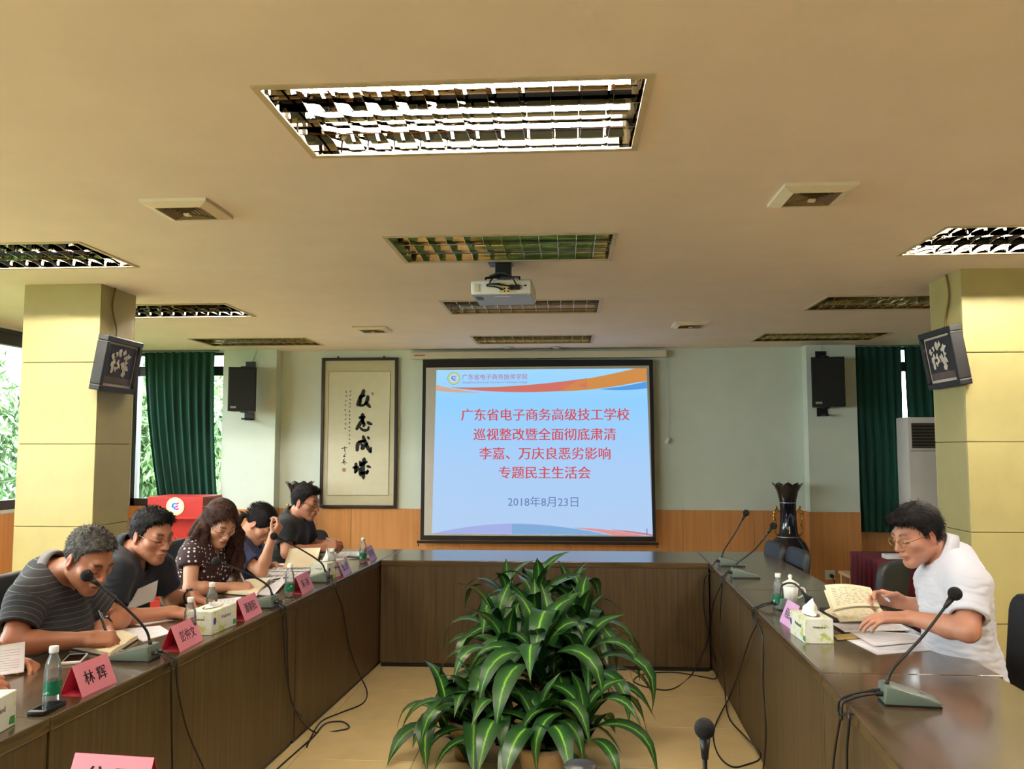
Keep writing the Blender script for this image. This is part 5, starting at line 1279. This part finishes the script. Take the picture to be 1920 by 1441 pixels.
def person(label, head, look, neck, SR, SL, ER, EL, WR, WL, HR, HL, hip, shirt, hair='short', hmat=None, skin=(196, 142, 110), female=False, belly=0., fem_sleeve=.3, sleeve=.62, collar=None, glasses=None, hscale=1., watch=None, seat_dir=1, polo=None, vn=.05, roll=0., neck_open=.0, zlow=.62, curl=None, hl=0):
    J = {k: np.array(v_, float) for k, v_ in dict(head=head, neck=neck, SR=SR, SL=SL, ER=ER, EL=EL, WR=WR, WL=WL, hip=hip).items()}
    base = np.array([J['hip'][0], J['hip'][1], 0]); t = thing('person', label, 'person', base)
    for k in J: J[k] = J[k]-base
    hc = J['head']; fw = nrm(look); rt = nrm(np.cross(fw, [0, 0, 1.])); up = np.cross(rt, fw)
    if roll: c_, s_ = math.cos(roll), math.sin(roll); rt, up = rt*c_+up*s_, up*c_-rt*s_
    Rh = np.array([rt, fw, up]); S = hscale
    H = lambda x, y, z: hc+S*(rt*x+fw*y+up*z)
    k = .86 if female else 1.
    spine = nrm(J['neck']-J['hip']); rr_ = J['SR']-J['SL']; rr_ = nrm(rr_-spine*(rr_ @ spine)); ff = np.cross(spine, rr_); Rt = np.array([rr_, ff, spine]); Ls = np.linalg.norm(J['neck']-J['hip'])
    allp = np.array(list(J.values())+[J['WR']+nrm(HR[0])*.22, J['WL']+nrm(HL[0])*.22, hc+.15*S, hc-.15*S]); lo, hi = allp.min(0)-.17, allp.max(0)+.17; lo[2] = max(lo[2], zlow)
    B = Field(lo, hi, .0036)
    def torso(Fd, e_, arms=True):
        Fd.ell(J['hip']+spine*.06, Rt, (.175*k+e_, .125+e_, .14+e_), .05)
        Fd.ell(J['hip']+spine*Ls*.38+ff*(.01+belly*.5), Rt, (.155*k+belly*.5+e_, .112+belly+e_, .17+e_), .06)
        Fd.ell(J['hip']+spine*Ls*.70+ff*.01, Rt, (.170*k+e_, .115+e_, .17+e_), .06)
        if female:
            for s in (-1, 1): Fd.ell(J['hip']+spine*Ls*.66+ff*.085+rr_*s*.07, Rt, (.06+e_, .055+e_, .06+e_), .04)
        up_ = J['neck']-spine*.035
        for s in ('SR', 'SL'): Fd.cap(up_, J[s], .062*k+e_, .058*k+e_, .06); Fd.cap(J['neck']-spine*.012, J[s]*.6+J['neck']*.4+spine*.004, .042+e_, .045*k+e_, .05)
    torso(B, -.006)
    ua, fa, wr = (.050*k, .043*k, .028*k)
    for s, e_, w_ in (('SR', 'ER', 'WR'), ('SL', 'EL', 'WL')):
        B.cap(J[s], J[e_], .053*k, .041*k, .03); mid = J[e_]*.68+J[w_]*.32
        B.cap(J[e_], mid, .039*k, .043*k, .02); B.cap(mid, J[w_], .042*k, .0275*k, .02)
        fd = nrm(J[w_]-J[e_]); B.cap(J[w_], J[w_]+fd*.015, .027*k, .026*k, .015)
    hs = .92 if female else 1.03
    tipsR = hand(B, J['WR']+nrm(HR[0])*.004, HR[0], HR[1], True, HR[2] if len(HR) > 2 else (30, 35, 25), 5, HR[3] if len(HR) > 3 else (.75, .5), hs)
    tipsL = hand(B, J['WL']+nrm(HL[0])*.004, HL[0], HL[1], False, HL[2] if len(HL) > 2 else (30, 35, 25), 5, HL[3] if len(HL) > 3 else (.75, .5), hs)
    # neck and head
    B.cap(J['neck']-spine*.02, H(0, -.035, -.055), .060*k, .053*k*S, .035)
    B.ell(H(0, -.016, .038), Rh, (.074*S, .096*S, .086*S), .02)
    B.ell(H(0, .028, -.022), Rh, (.064*S, .066*S, .085*S), .03)
    for s in (-1, 1):
        B.cap(H(s*.052, -.002, -.05), H(s*.016, .066, -.094), .021*S, .019*S, .03)
        B.ell(H(s*.046, .055, -.016), Rh, (.025*S, .024*S, .021*S), .02)
    B.ell(H(0, .078, -.094), Rh, (.023*S, .017*S, .018*S), .022)
    B.cap(H(-.036, .077, .032), H(.036, .077, .032), .0135*S, None, .02)
    for s in (-1, 1):
        B.ell(H(s*.032, .099, .010), Rh, (.018*S, .013*S, .0105*S), .012, 's')
        B.ell(H(s*.032, .0755, .008), Rh, (.0155*S, .0145*S, .013*S), .004)
    B.cap(H(0, .088, .022), H(0, .112, -.018), .0075*S, .0105*S, .012)
    B.ell(H(0, .110, -.022), Rh, (.0125*S, .0115*S, .010*S), .008)
    for s in (-1, 1): B.ell(H(s*.0135, .1, -.025), Rh, (.008*S, .0105*S, .0085*S), .007)
    B.ell(H(0, .0915, -.055), Rh, (.026*S, .014*S, .018*S), .012)
    B.ell(H(0, .102, -.0505), Rh, (.021*S, .0075*S, .0058*S), .006); B.ell(H(0, .0995, -.0625), Rh, (.018*S, .008*S, .0068*S), .006)
    B.cap(H(-.022, .108, -.0565), H(.022, .108, -.0565), .0028*S, None, .004, 's')
    for s in (-1, 1):
        Re = np.array([nrm(rt*1-fw*.35*s), nrm(fw+rt*.35*s), up]); c = H(s*.078, -.012, -.002)
        B.ell(c, Re, (.0085*S, .0185*S, .032*S), .008); B.ell(c+rt*s*.010*S+fw*.004, Re, (.006*S, .010*S, .020*S), .005, 's')
        B.ell(H(s*.074, -.006, -.028), Re, (.007*S, .010*S, .010*S), .008)
    V, Q = B.mesh()
    # colour of skin, brows, lips, lashes; shade painted into mouth line, lid folds, nostrils
    loc = ((V-hc) @ Rh.T)/S; x, y, z = loc[:, 0], loc[:, 1], loc[:, 2]; ax_ = np.abs(x); inh = (np.linalg.norm(loc, axis=1) < .16)
    base_c = np.array(lin(skin)); col_ = np.tile(base_c, (len(V), 1)); var_ = wob(V, 35, 3)[:, None]; col_ *= 1+.06*var_
    def mix(msk, c): 
        global_c = np.array(lin(c)); m_ = np.clip(msk, 0, 1)[:, None]; col_[:] = col_*(1-m_)+global_c*m_
    G = lambda v_, c, w_: np.exp(-((v_-c)/w_)**2)
    red = (skin[0]*.98, skin[1]*.82, skin[2]*.80)
    mix(inh*(y > .05)*G(ax_, .045, .02)*G(z, -.022, .02)*.22, red); mix(inh*(y > .09)*G(ax_, 0, .018)*G(z, -.024, .012)*.35, red); mix(inh*(ax_ > .071)*(np.abs(y+.01) < .03)*(np.abs(z) < .04)*.45, red)
    lipc = (176, 74, 70) if female else (160, 96, 82)
    mix(inh*(y > .085)*(ax_ < .024)*np.clip(1.4-np.abs(z+.0565)/.0085, 0, 1)*(.75 if female else .4), lipc); mix(inh*(y > .085)*(ax_ < .024)*G(z, -.0565, .0022)*.85, (84, 40, 36))
    bw = .0045 if female else .0062; zb = .034+.006*np.sin(np.clip((ax_-.012)/.04, 0, 1)*2.6)
    mix(inh*(y > .045)*np.clip((ax_-.010)/.006, 0, 1)*np.clip((.054-ax_)/.008, 0, 1)*G(z, zb, bw)*.9, (26, 20, 18))
    mix(inh*(y > .05)*np.clip((ax_-.014)/.005, 0, 1)*np.clip((.05-ax_)/.005, 0, 1)*G(z, .0015-.10*(ax_-.032)**2*10, .0032)*.95, (22, 16, 14))
    mix(inh*(y > .05)*np.clip((ax_-.014)/.005, 0, 1)*np.clip((.05-ax_)/.005, 0, 1)*G(z, .0185, .002)*.5, (90, 56, 44))
    mix(inh*(y > .09)*G(ax_, .009, .004)*G(z, -.033, .003)*.8, (70, 34, 28))
    if not female: mix(inh*(y > .03)*(z < -.04)*(z > -.115)*.10*(1-G(z, -.057, .012)), (90, 80, 76))
    mesh_np('body', V, Q, M_skin, t, {'Col': col_})
    # ---------------------------------------------------------------- shirt
    Fs = Field(lo-.02, hi+.02, .0058); e_ = .012
    sl_ = fem_sleeve if female else sleeve
    for s, el in (('SR', 'ER'), ('SL', 'EL')):
        hem = J[s]*(1-sl_)+J[el]*sl_; Fs.cap(J[s], hem, .061*k+e_*.6, .060*k+e_, .045)
    def cutd(X, Y, Z, D):
        for s, el in (('SR', 'ER'), ('SL', 'EL')):
            d = nrm(J[el]-J[s]); hem = J[s]*(1-sl_)+J[el]*sl_
            dd = (X-hem[0])*d[0]+(Y-hem[1])*d[1]+(Z-hem[2])*d[2]; r2 = np.sqrt((X-hem[0])**2+(Y-hem[1])**2+(Z-hem[2])**2)
            D = np.where(r2 < .2, np.maximum(D, dd), D)
        return D
    Fs.func(cutd); torso(Fs, e_)
    for s, el in (('SR', 'ER'), ('SL', 'EL')):
        d = nrm(J[el]-J[s]); hem = J[s]*(1-sl_)+J[el]*sl_; Fs.cap(hem-d*.03, J[el], .052*k+.004, .05*k, .006, 's')
    Fs.cap(J['neck']-spine*.015, H(0, -.03, -.04), .068*k, .075, .012, 's')
    if neck_open: Fs.ell(J['neck']+ff*.075-spine*.02, Rt, (.038, .07, neck_open), .02, 's')
    V, Q = Fs.mesh(); 
    V = V.astype(float); ctr = V-(J['hip']+spine*Ls*.5); dn = nrm(np.array([.3, .4, 1.])); wv = wob(V, 26, 11+len(label)); wv2 = wob(V*np.array([1, 1, 2.2]), 48, 5+len(label))
    nn = ctr-np.outer(ctr @ spine, spine); nn /= np.linalg.norm(nn, axis=1)[:, None]+1e-6; amt = np.clip(1-((V-J['neck']) @ spine+.02)/.05, 0, 1) if False else 1
    V = V+nn*(vn*(.10*wv+.07*np.abs(wv2)))[:, None]
    st = (V-J['hip']) @ spine
    for s, el in (('SR', 'ER'), ('SL', 'EL')):
        d = nrm(J[el]-J[s]); q = V-J[s]; tt = q @ d; rd = np.linalg.norm(q-np.outer(tt, d), axis=1); ms = (rd < .085) & (tt > .01) & (tt < .3) & (np.abs(q @ rr_*(1 if s == 'SR' else -1)) > -.02); st[ms] = tt[ms]+.006
    sh = mesh_np('shirt', V, Q, shirt, t, {'st': st})
    # ---------------------------------------------------------------- collar
    if collar is not None:
        nd = nrm(H(0, -.03, -.06)-(J['neck']-spine*.01)); c0 = J['neck']+nd*.034; fx = nrm(ff-nd*(ff @ nd)); rx = np.cross(fx, nd); vs_, fs = [], []; n = 30
        hgt, opn = (.040, .16) if polo else (.044, .12)
        for i in range(n+1):
            u = -1+2*i/n; a = math.pi/2*0+u*math.pi*(1-opn); dirv = -fx*math.cos(a)+rx*math.sin(a)    # a=0 at the nape
            front = (abs(u))**2.2; r0 = .066*k+.004; low = hgt*(.95+.55*front)
            top = c0+dirv*(r0+.010*front)+nd*(.034-.018*front)+fx*.014*front; foot = c0+dirv*(r0+.020+.022*front)+nd*(.034-.018*front-low)+fx*(.024*front)
            inn = c0+dirv*(r0-.003)+nd*(-.012-.02*front)+fx*.012*front; vs_ += [inn, top, top+dirv*.006-nd*.001, foot, foot-dirv*.004+nd*.002]
        for i in range(n):
            for j in range(4): a = 5*i+j; fs.append((a, a+1, a+6, a+5))
        MB().add(vs_, fs).build('collar', collar, sh, True)
        if polo:
            q0 = c0+fx*.085-nd*.03; pl_ = MB()
            for i in range(6): pass
    # ---------------------------------------------------------------- trousers, shoes
    Ft_lo = np.array([-.35, -.35, .0]); ff2 = nrm(np.array([ff[0], ff[1], 0])); r2 = np.cross(ff2, [0, 0, 1.])
    Ft = Field(np.array([-.72, -.72, .03]), np.array([.72, .72, .78]), .012); hz = J['hip'].copy()
    Ft.ell(hz+np.array([0, 0, .0]), np.array([r2, ff2, [0, 0, 1]]), (.185*k, .15, .13), .04); legs = []
    for s in (-1, 1):
        kn = hz*np.array([1, 1, 0])+r2*s*.11+ff2*.40+np.array([0, 0, .50]); an = kn-ff2*.03; an[2] = .09; Ft.cap(hz+r2*s*.085, kn, .088*k, .066*k, .03); Ft.cap(kn, an, .064*k, .05*k, .03); legs.append(an)
    V, Q = Ft.mesh(); mesh_np('trousers', V, Q, M_trou, t)
    for an in legs:
        fz = math.atan2(ff2[1], ff2[0]); Mx = Matrix.Translation((an[0], an[1], 0)) @ Matrix.Rotation(fz, 4, 'Z')
        MB().box((-.08, -.042, 0), (.19, .042, .075), Mx, bev=.03, seg=3).build('shoe', M_shoe, t, 'auto')
    # ---------------------------------------------------------------- hair
    hmat = hmat or M_hblk; hp_ = .012 if hair != 'long' else .014
    Fh = Field(hc-.24 if hair != 'long' else hc-np.array([.26, .26, .36]), hc+.19, .0042)
    vol = {'short': .008, 'crew': .005, 'full': .012, 'long': .016, 'pony': .011}[hair]
    Fh.ell(H(0, -.016, .040), Rh, ((.075+vol)*S, (.097+vol)*S, (.088+vol*1.2)*S), .02)
    if hair in ('full',): Fh.ell(H(.0, .048, .092), Rh, (.066*S, .05*S, .032*S), .03)
    if hair in ('short',): Fh.ell(H(0, .042, .098), Rh, (.06*S, .045*S, .028*S), .03)
    if hair in ('crew',): Fh.ell(H(0, .036, .096), Rh, (.056*S, .04*S, .022*S), .03)
    yk = [-.13, -.075, -.05, -.028, -.012, .002, .014, .026, .045, .065, .085, .12]
    zk = {'short': [-.078, -.07, -.045, .012, .030, .02, .0, .034, .076, .094, .1, .1], 'crew': [-.066, -.056, -.035, .015, .034, .028, .010, .046, .086, .1, .106, .11],
          'full': [-.072, -.066, -.04, .012, .030, .016, .0, .036, .07, .084, .086, .086], 'long': [-.5]*6+[-.02, .02, .066, .094, .104, .108], 'pony': [-.066, -.05, -.028, .0, .022, .006, -.012, -.002, .03, .06, .078, .084]}[hair]
    def cut(X, Y, Z, D):
        dx, dy, dz = X-hc[0], Y-hc[1], Z-hc[2]; lx = (dx*rt[0]+dy*rt[1]+dz*rt[2])/S; ly = (dx*fw[0]+dy*fw[1]+dz*fw[2])/S; lz = (dx*up[0]+dy*up[1]+dz*up[2])/S
        zz = np.interp(ly, yk, zk)+.006*np.sin(lx*160+ly*70)+.004*np.sin(lx*310)
        if hair == 'pony' or hair == 'long': zz = zz-.02*np.abs(lx)/.07*(ly > .03)
        D = np.maximum(D, (zz-lz)*.8*S)
        nz = .0016*np.sin(lx*230+6*np.sin(lz*60))*np.sin(ly*210+lz*90)+.002*np.sin(lx*90+ly*70+3)*np.sin(lz*95)
        return D+nz.astype(np.float32) if hasattr(nz, 'astype') else D
    Fh.func(cut)
    if hair == 'long':
        g = np.random.default_rng(4)
        for i in range(46):
            a = -1.05+(2*i/45-1)*1.0 if False else (i/45*2-1)*1.85; st_ = H(.088*math.sin(a), -.02-.085*math.cos(a), .02-.02*abs(math.sin(a))); p = st_; drp = -np.array([0, 0, 1.])
            out = nrm(rt*math.sin(a)-fw*math.cos(a)*.6); L_ = .30 if abs(a) > 1.2 else .26
            for j in range(9):
                q = p+drp*L_/9+out*(.017*math.sin(j*1.5+i*1.1)+.010*(j < 4))+rt*.008*math.cos(j*1.2+i*2.)
                Fh.cap(p, q, .019-.0010*j, .018-.0010*j, .008); p = q
    if hair == 'pony':
        p = H(0, -.098, -.025); bk = -nrm(np.array([ff[0], ff[1], 0])); pts_ = [p, p+bk*.035+np.array([0, 0, .004]), p+bk*.058+np.array([0, 0, -.03]), p+bk*.07+np.array([0, 0, -.075]), p+bk*.066+np.array([0, 0, -.12])]
        for a, b_, r0, r1 in zip(pts_, pts_[1:], (.012, .015, .016, .013), (.015, .016, .013, .006)): Fh.cap(a, b_, r0, r1, .015)
    V, Q = Fh.mesh()
    # strands on the surface
    me = bpy.data.meshes.new('tmp'); fN = np.cross(V[Q[:, 1]]-V[Q[:, 0]], V[Q[:, 2]]-V[Q[:, 0]]); N = np.zeros_like(V); [np.add.at(N, Q[:, c], fN) for c in range(4)]; N /= np.linalg.norm(N, axis=1)[:, None]+1e-9
    bpy.data.meshes.remove(me); g = np.random.default_rng(hl+3); ns = {'long': 5200, 'full': 3600, 'short': 3600, 'crew': 3000, 'pony': 2600}[hair]
    ii = g.integers(0, len(V), ns); p0 = V[ii]; n0 = N[ii]; lp = ((p0-hc) @ Rh.T)/S
    flow = {'long': np.array([0, 0, -1.])+0*n0, 'pony': -(fw*1.0)+0*n0, 'full': fw*.8-up*.25+0*n0, 'short': fw*.55+0*n0, 'crew': fw*.25+0*n0}[hair]
    if hair in ('short', 'crew', 'full'): flow = np.where((np.abs(lp[:, :1]) > .055) | (lp[:, 1:2] < -.06), -up*.8, flow)
    if hair == 'long': flow = flow+.5*np.stack([np.sin(p0[:, 2]*60+p0[:, 0]*50), np.cos(p0[:, 2]*55), 0*p0[:, 2]], 1)
    d = flow+n0*{'long': .35, 'pony': .06, 'full': .45, 'short': .6, 'crew': 1.0}[hair]+g.normal(0, .28 if hair != 'pony' else .08, p0.shape); d /= np.linalg.norm(d, axis=1)[:, None]
    ln = g.uniform(.6, 1.2, (ns, 1))*{'long': .045, 'pony': .03, 'full': .022, 'short': .018, 'crew': .014}[hair]; sd = np.cross(d, n0); sd /= np.linalg.norm(sd, axis=1)[:, None]+1e-9; wdt = .0011
    a_ = p0-n0*.002; mids = a_+d*ln*.55+n0*.001; ends = a_+d*ln-n0*.001+np.array([0, 0, -.1])*ln
    SV = np.stack([a_-sd*wdt, a_+sd*wdt, mids+sd*wdt*.9, ends, mids-sd*wdt*.9], 1).reshape(-1, 3); k5 = np.arange(ns)*5+len(V)
    Q2 = np.concatenate([Q, np.stack([k5, k5+1, k5+2, k5+4], 1)]); T3 = np.stack([k5+4, k5+2, k5+3, k5+3], 1)
    VV = np.concatenate([V, SV]); me = bpy.data.meshes.new('hair'); faces = [tuple(q) for q in Q2.tolist()]+[tuple(q[:3]) for q in T3.tolist()]
    me.from_pydata(VV.tolist(), [], faces); link_mesh('hair', me, hmat, t, True)
    # ---------------------------------------------------------------- glasses, watch
    if glasses:
        gm = M_wire if glasses == 'gold' else M_wired; gl = MB()
        for s in (-1, 1):
            c = (s*.033, .104, .006); rx_, rz_ = (.0225, .0165) if glasses == 'gold' else (.023, .0205)
            pts_ = [H(c[0]+rx_*math.cos(a), c[1]-.10*abs(c[0]+rx_*math.cos(a))+.004, c[2]+rz_*math.sin(a)) for a in [2*math.pi*i/24 for i in range(25)]]
            gl.tube(pts_, .0011, 6); gl.tube([H(s*.0555, .099, .012), H(s*.072, .085, .013), H(s*.079, .02, .012), H(s*.079, -.012, .016)], .0012, 6)
        gl.tube([H(-.011, .106, .01), H(0, .110, .013), H(.011, .106, .01)], .0011, 6); go = gl.build('glasses', gm, t, True)
        for s in (-1, 1):
            MB().add([H(s*.033+.022*math.cos(a), .1075-.10*abs(s*.033+.022*math.cos(a)), .006+(.016 if glasses == 'gold' else .02)*math.sin(a)) for a in [2*math.pi*i/20 for i in range(20)]], [tuple(range(20))]).build('lens', M_lens, go, fix=False)
    if watch:
        w_, el = ('WR', 'ER') if watch == 'R' else ('WL', 'EL'); d = nrm(J[w_]-J[el]); Mw = Matrix.Translation(list(J[w_]-d*.03)) @ Vector(d).to_track_quat('Z', 'Y').to_matrix().to_4x4()
        wo = MB().lathe([(.0325*k, -.010), (.0335*k, 0), (.0325*k, .010)], 24, Mw, caps=False).build('watch_strap', M_black, t, True)
        MB().cyl(Mw @ Vector((0, .032*k, 0)), Mw @ Vector((0, .041*k, 0)), .016, n=18).build('watch_case', M_steel, wo, True)
    return t, J, base, tipsR, tipsL, Rh, hc
# ------------------------------------------------------------------ the people round the table
def look(yaw_deg, pitch_deg, side=1):
    """side +1 faces +X (left row), -1 faces -X; yaw towards the camera, pitch down positive"""
    y, p = R(yaw_deg), R(pitch_deg); return np.array([side*math.cos(p)*math.cos(y), -math.cos(p)*math.sin(y), -math.sin(p)])
S_grey = striped('grey_striped_polo', (46, 47, 50), (112, 112, 114), .022, .08)
S_collar = cloth('grey_collar', (122, 118, 116)); S_navy = cloth('navy_polo', (20, 24, 34)); S_black = cloth('black_shirt', (20, 21, 24)); S_white = cloth('white_shirt', (204, 203, 212), .8, .03)
S_dots = dotted('polka_dot_blouse', (48, 24, 28), (236, 226, 220), 42, .25); S_blue = cloth('blue_heather_top', (44, 54, 96), .85, .35, 300)
down = (0, .35, -1)
# man in grey striped polo
r1 = person('man in a grey striped polo bending over his notebook and writing', P(166, 1049, 3.30), look(20, 33), P(92, 1072, 3.36), P(52, 1124, 3.17), P(146, 1112, 3.55), P(22, 1206, 3.05), P(226, 1160, 3.62), P(158, 1198, 3.20), P(190, 1174, 3.50),
            ((.92, .45, -.05), (.1, .55, -.8), (62, 60, 40), (.35, .9)), ((.55, -.55, -.25), (0, .2, -1), (30, 40, 25)), (-2.20, 3.36, .58), S_grey, 'crew', M_hgry, (176, 118, 88), belly=.045, collar=S_collar, polo=True, hscale=1.02, watch='L', sleeve=.66, neck_open=.06)
# man in navy polo
person('man in a navy polo with gold-rimmed glasses leaning on the table', P(284, 1004, 3.95), look(22, 17), P(231, 1035, 3.99), P(218, 1076, 3.79), P(296, 1062, 4.18), P(205, 1163, 3.70), P(318, 1122, 4.26), P(322, 1147, 3.86), P(362, 1118, 4.14),
       ((.95, .1, -.15), (0, .3, -1), (25, 35, 25)), ((.9, -.25, -.25), (0, -.2, -1), (25, 35, 25)), (-2.24, 4.0, .57), S_navy, 'short', M_hblk, (186, 126, 96), collar=S_navy, polo=True, glasses='gold', watch='L', sleeve=.68, hscale=1.03, neck_open=.07, hl=2)
# woman in polka dots
person('woman in a dark polka dot blouse with long wavy hair writing', P(413, 981, 4.64), look(38, 34), P(380, 1014, 4.68), P(360, 1042, 4.51), P(418, 1036, 4.85), P(356, 1104, 4.44), P(432, 1088, 4.92), P(436, 1100, 4.56), P(446, 1088, 4.82),
       ((.93, .3, -.1), (.05, .5, -.85), (48, 50, 35), (.4, .8)), ((.85, -.4, -.2), (0, -.2, -1), (25, 35, 25)), (-2.16, 4.68, .55), S_dots, 'long', M_hbrn, (206, 152, 120), True, fem_sleeve=.30, glasses='dark', hscale=.97, neck_open=.05)
# woman in blue
person('woman in a blue top resting her forehead on her raised hand', P(488, 982, 5.33), look(6, 46), P(452, 1012, 5.36), P(444, 1036, 5.19), P(476, 1030, 5.52), P(490, 1072, 5.14), P(498, 1068, 5.62), P(510, 1008, 5.16), P(514, 1060, 5.56),
       ((.45, .25, .85), (-.75, .2, .2), (45, 55, 35), (.3, .6)), ((.85, -.1, -.1), (0, -.2, -1), (20, 30, 20)), (-2.14, 5.36, .55), S_blue, 'pony', M_hblk, (196, 140, 108), True, fem_sleeve=.62, hscale=.96, neck_open=.05)
# man in black
person('man in a black shirt and glasses looking down at his hands over the papers', P(573, 942, 6.05), look(12, 16), P(547, 973, 6.08), P(536, 992, 5.90), P(568, 986, 6.27), P(538, 1036, 5.84), P(590, 1026, 6.34), P(604, 1026, 5.98), P(612, 1018, 6.16),
       ((.95, .2, .15), (0, .75, -.5), (40, 45, 30), (.3, .7)), ((.95, -.2, .05), (0, -.75, -.4), (40, 45, 30), (.3, .7)), (-2.12, 6.08, .55), S_black, 'short', M_hblk, (192, 132, 102), collar=S_black, polo=True, glasses='gold', sleeve=.62, hl=4)
# man in white shirt on the right
person('man in a white short-sleeved shirt reading the notebook he holds', P(1720, 1003, 3.50), look(16, 20, -1), P(1784, 1045, 3.50), P(1754, 1088, 3.70), P(1818, 1098, 3.31), P(1752, 1146, 3.78), P(1815, 1182, 3.20), P(1690, 1128, 3.80), P(1708, 1158, 3.40),
       ((-.9, -.05, .22), (-.2, -.75, -.45), (30, 35, 25), (.4, .7)), ((-.95, .22, -.02), (0, .2, -1), (18, 22, 18), (.5, .3)), (1.60, 3.52, .56), S_white, 'full', M_hblk, (190, 132, 106), collar=S_white, glasses='gold', hscale=.95, sleeve=.72, vn=.08, hl=6)
# reader cut by the left edge
person('person at the left picture edge, only the hands on a sheet in view', (-2.20, 2.60, 1.24), look(10, 22), (-2.30, 2.60, 1.12), (-2.28, 2.42, 1.06), (-2.28, 2.78, 1.06), (-2.20, 2.40, .84), (-2.16, 2.94, .84), (-1.98, 2.62, .80), P(22, 1236, 2.98),
       ((.9, .2, -.1), (0, .4, -.9), (35, 40, 30)), ((.93, -.2, -.12), (0, -.5, -.8), (38, 40, 28), (.5, .6)), (-2.44, 2.60, .56), cloth('light_blue_shirt', (150, 160, 180)), 'short', M_hblk, (196, 134, 102), collar=S_white, sleeve=.6, hl=8)
# things in hands
PENS(P(207, 1206, 3.30)-np.array([0, 0, .0]), P(186, 1147, 3.36), 'black pen in the hand of the man in the grey polo')
PENS(P(464, 1101, 4.66), P(447, 1067, 4.74), 'clear pen in the hand of the polka dot woman', M_pens)
PENS(P(1652, 1113, 3.76), P(1667, 1126, 3.70), 'silver pen in the hand of the man in the white shirt', M_pens)
PENS(P(628, 1016, 6.02), P(612, 1008, 6.06), 'thin pen in the hand of the man in the black shirt', M_pens)
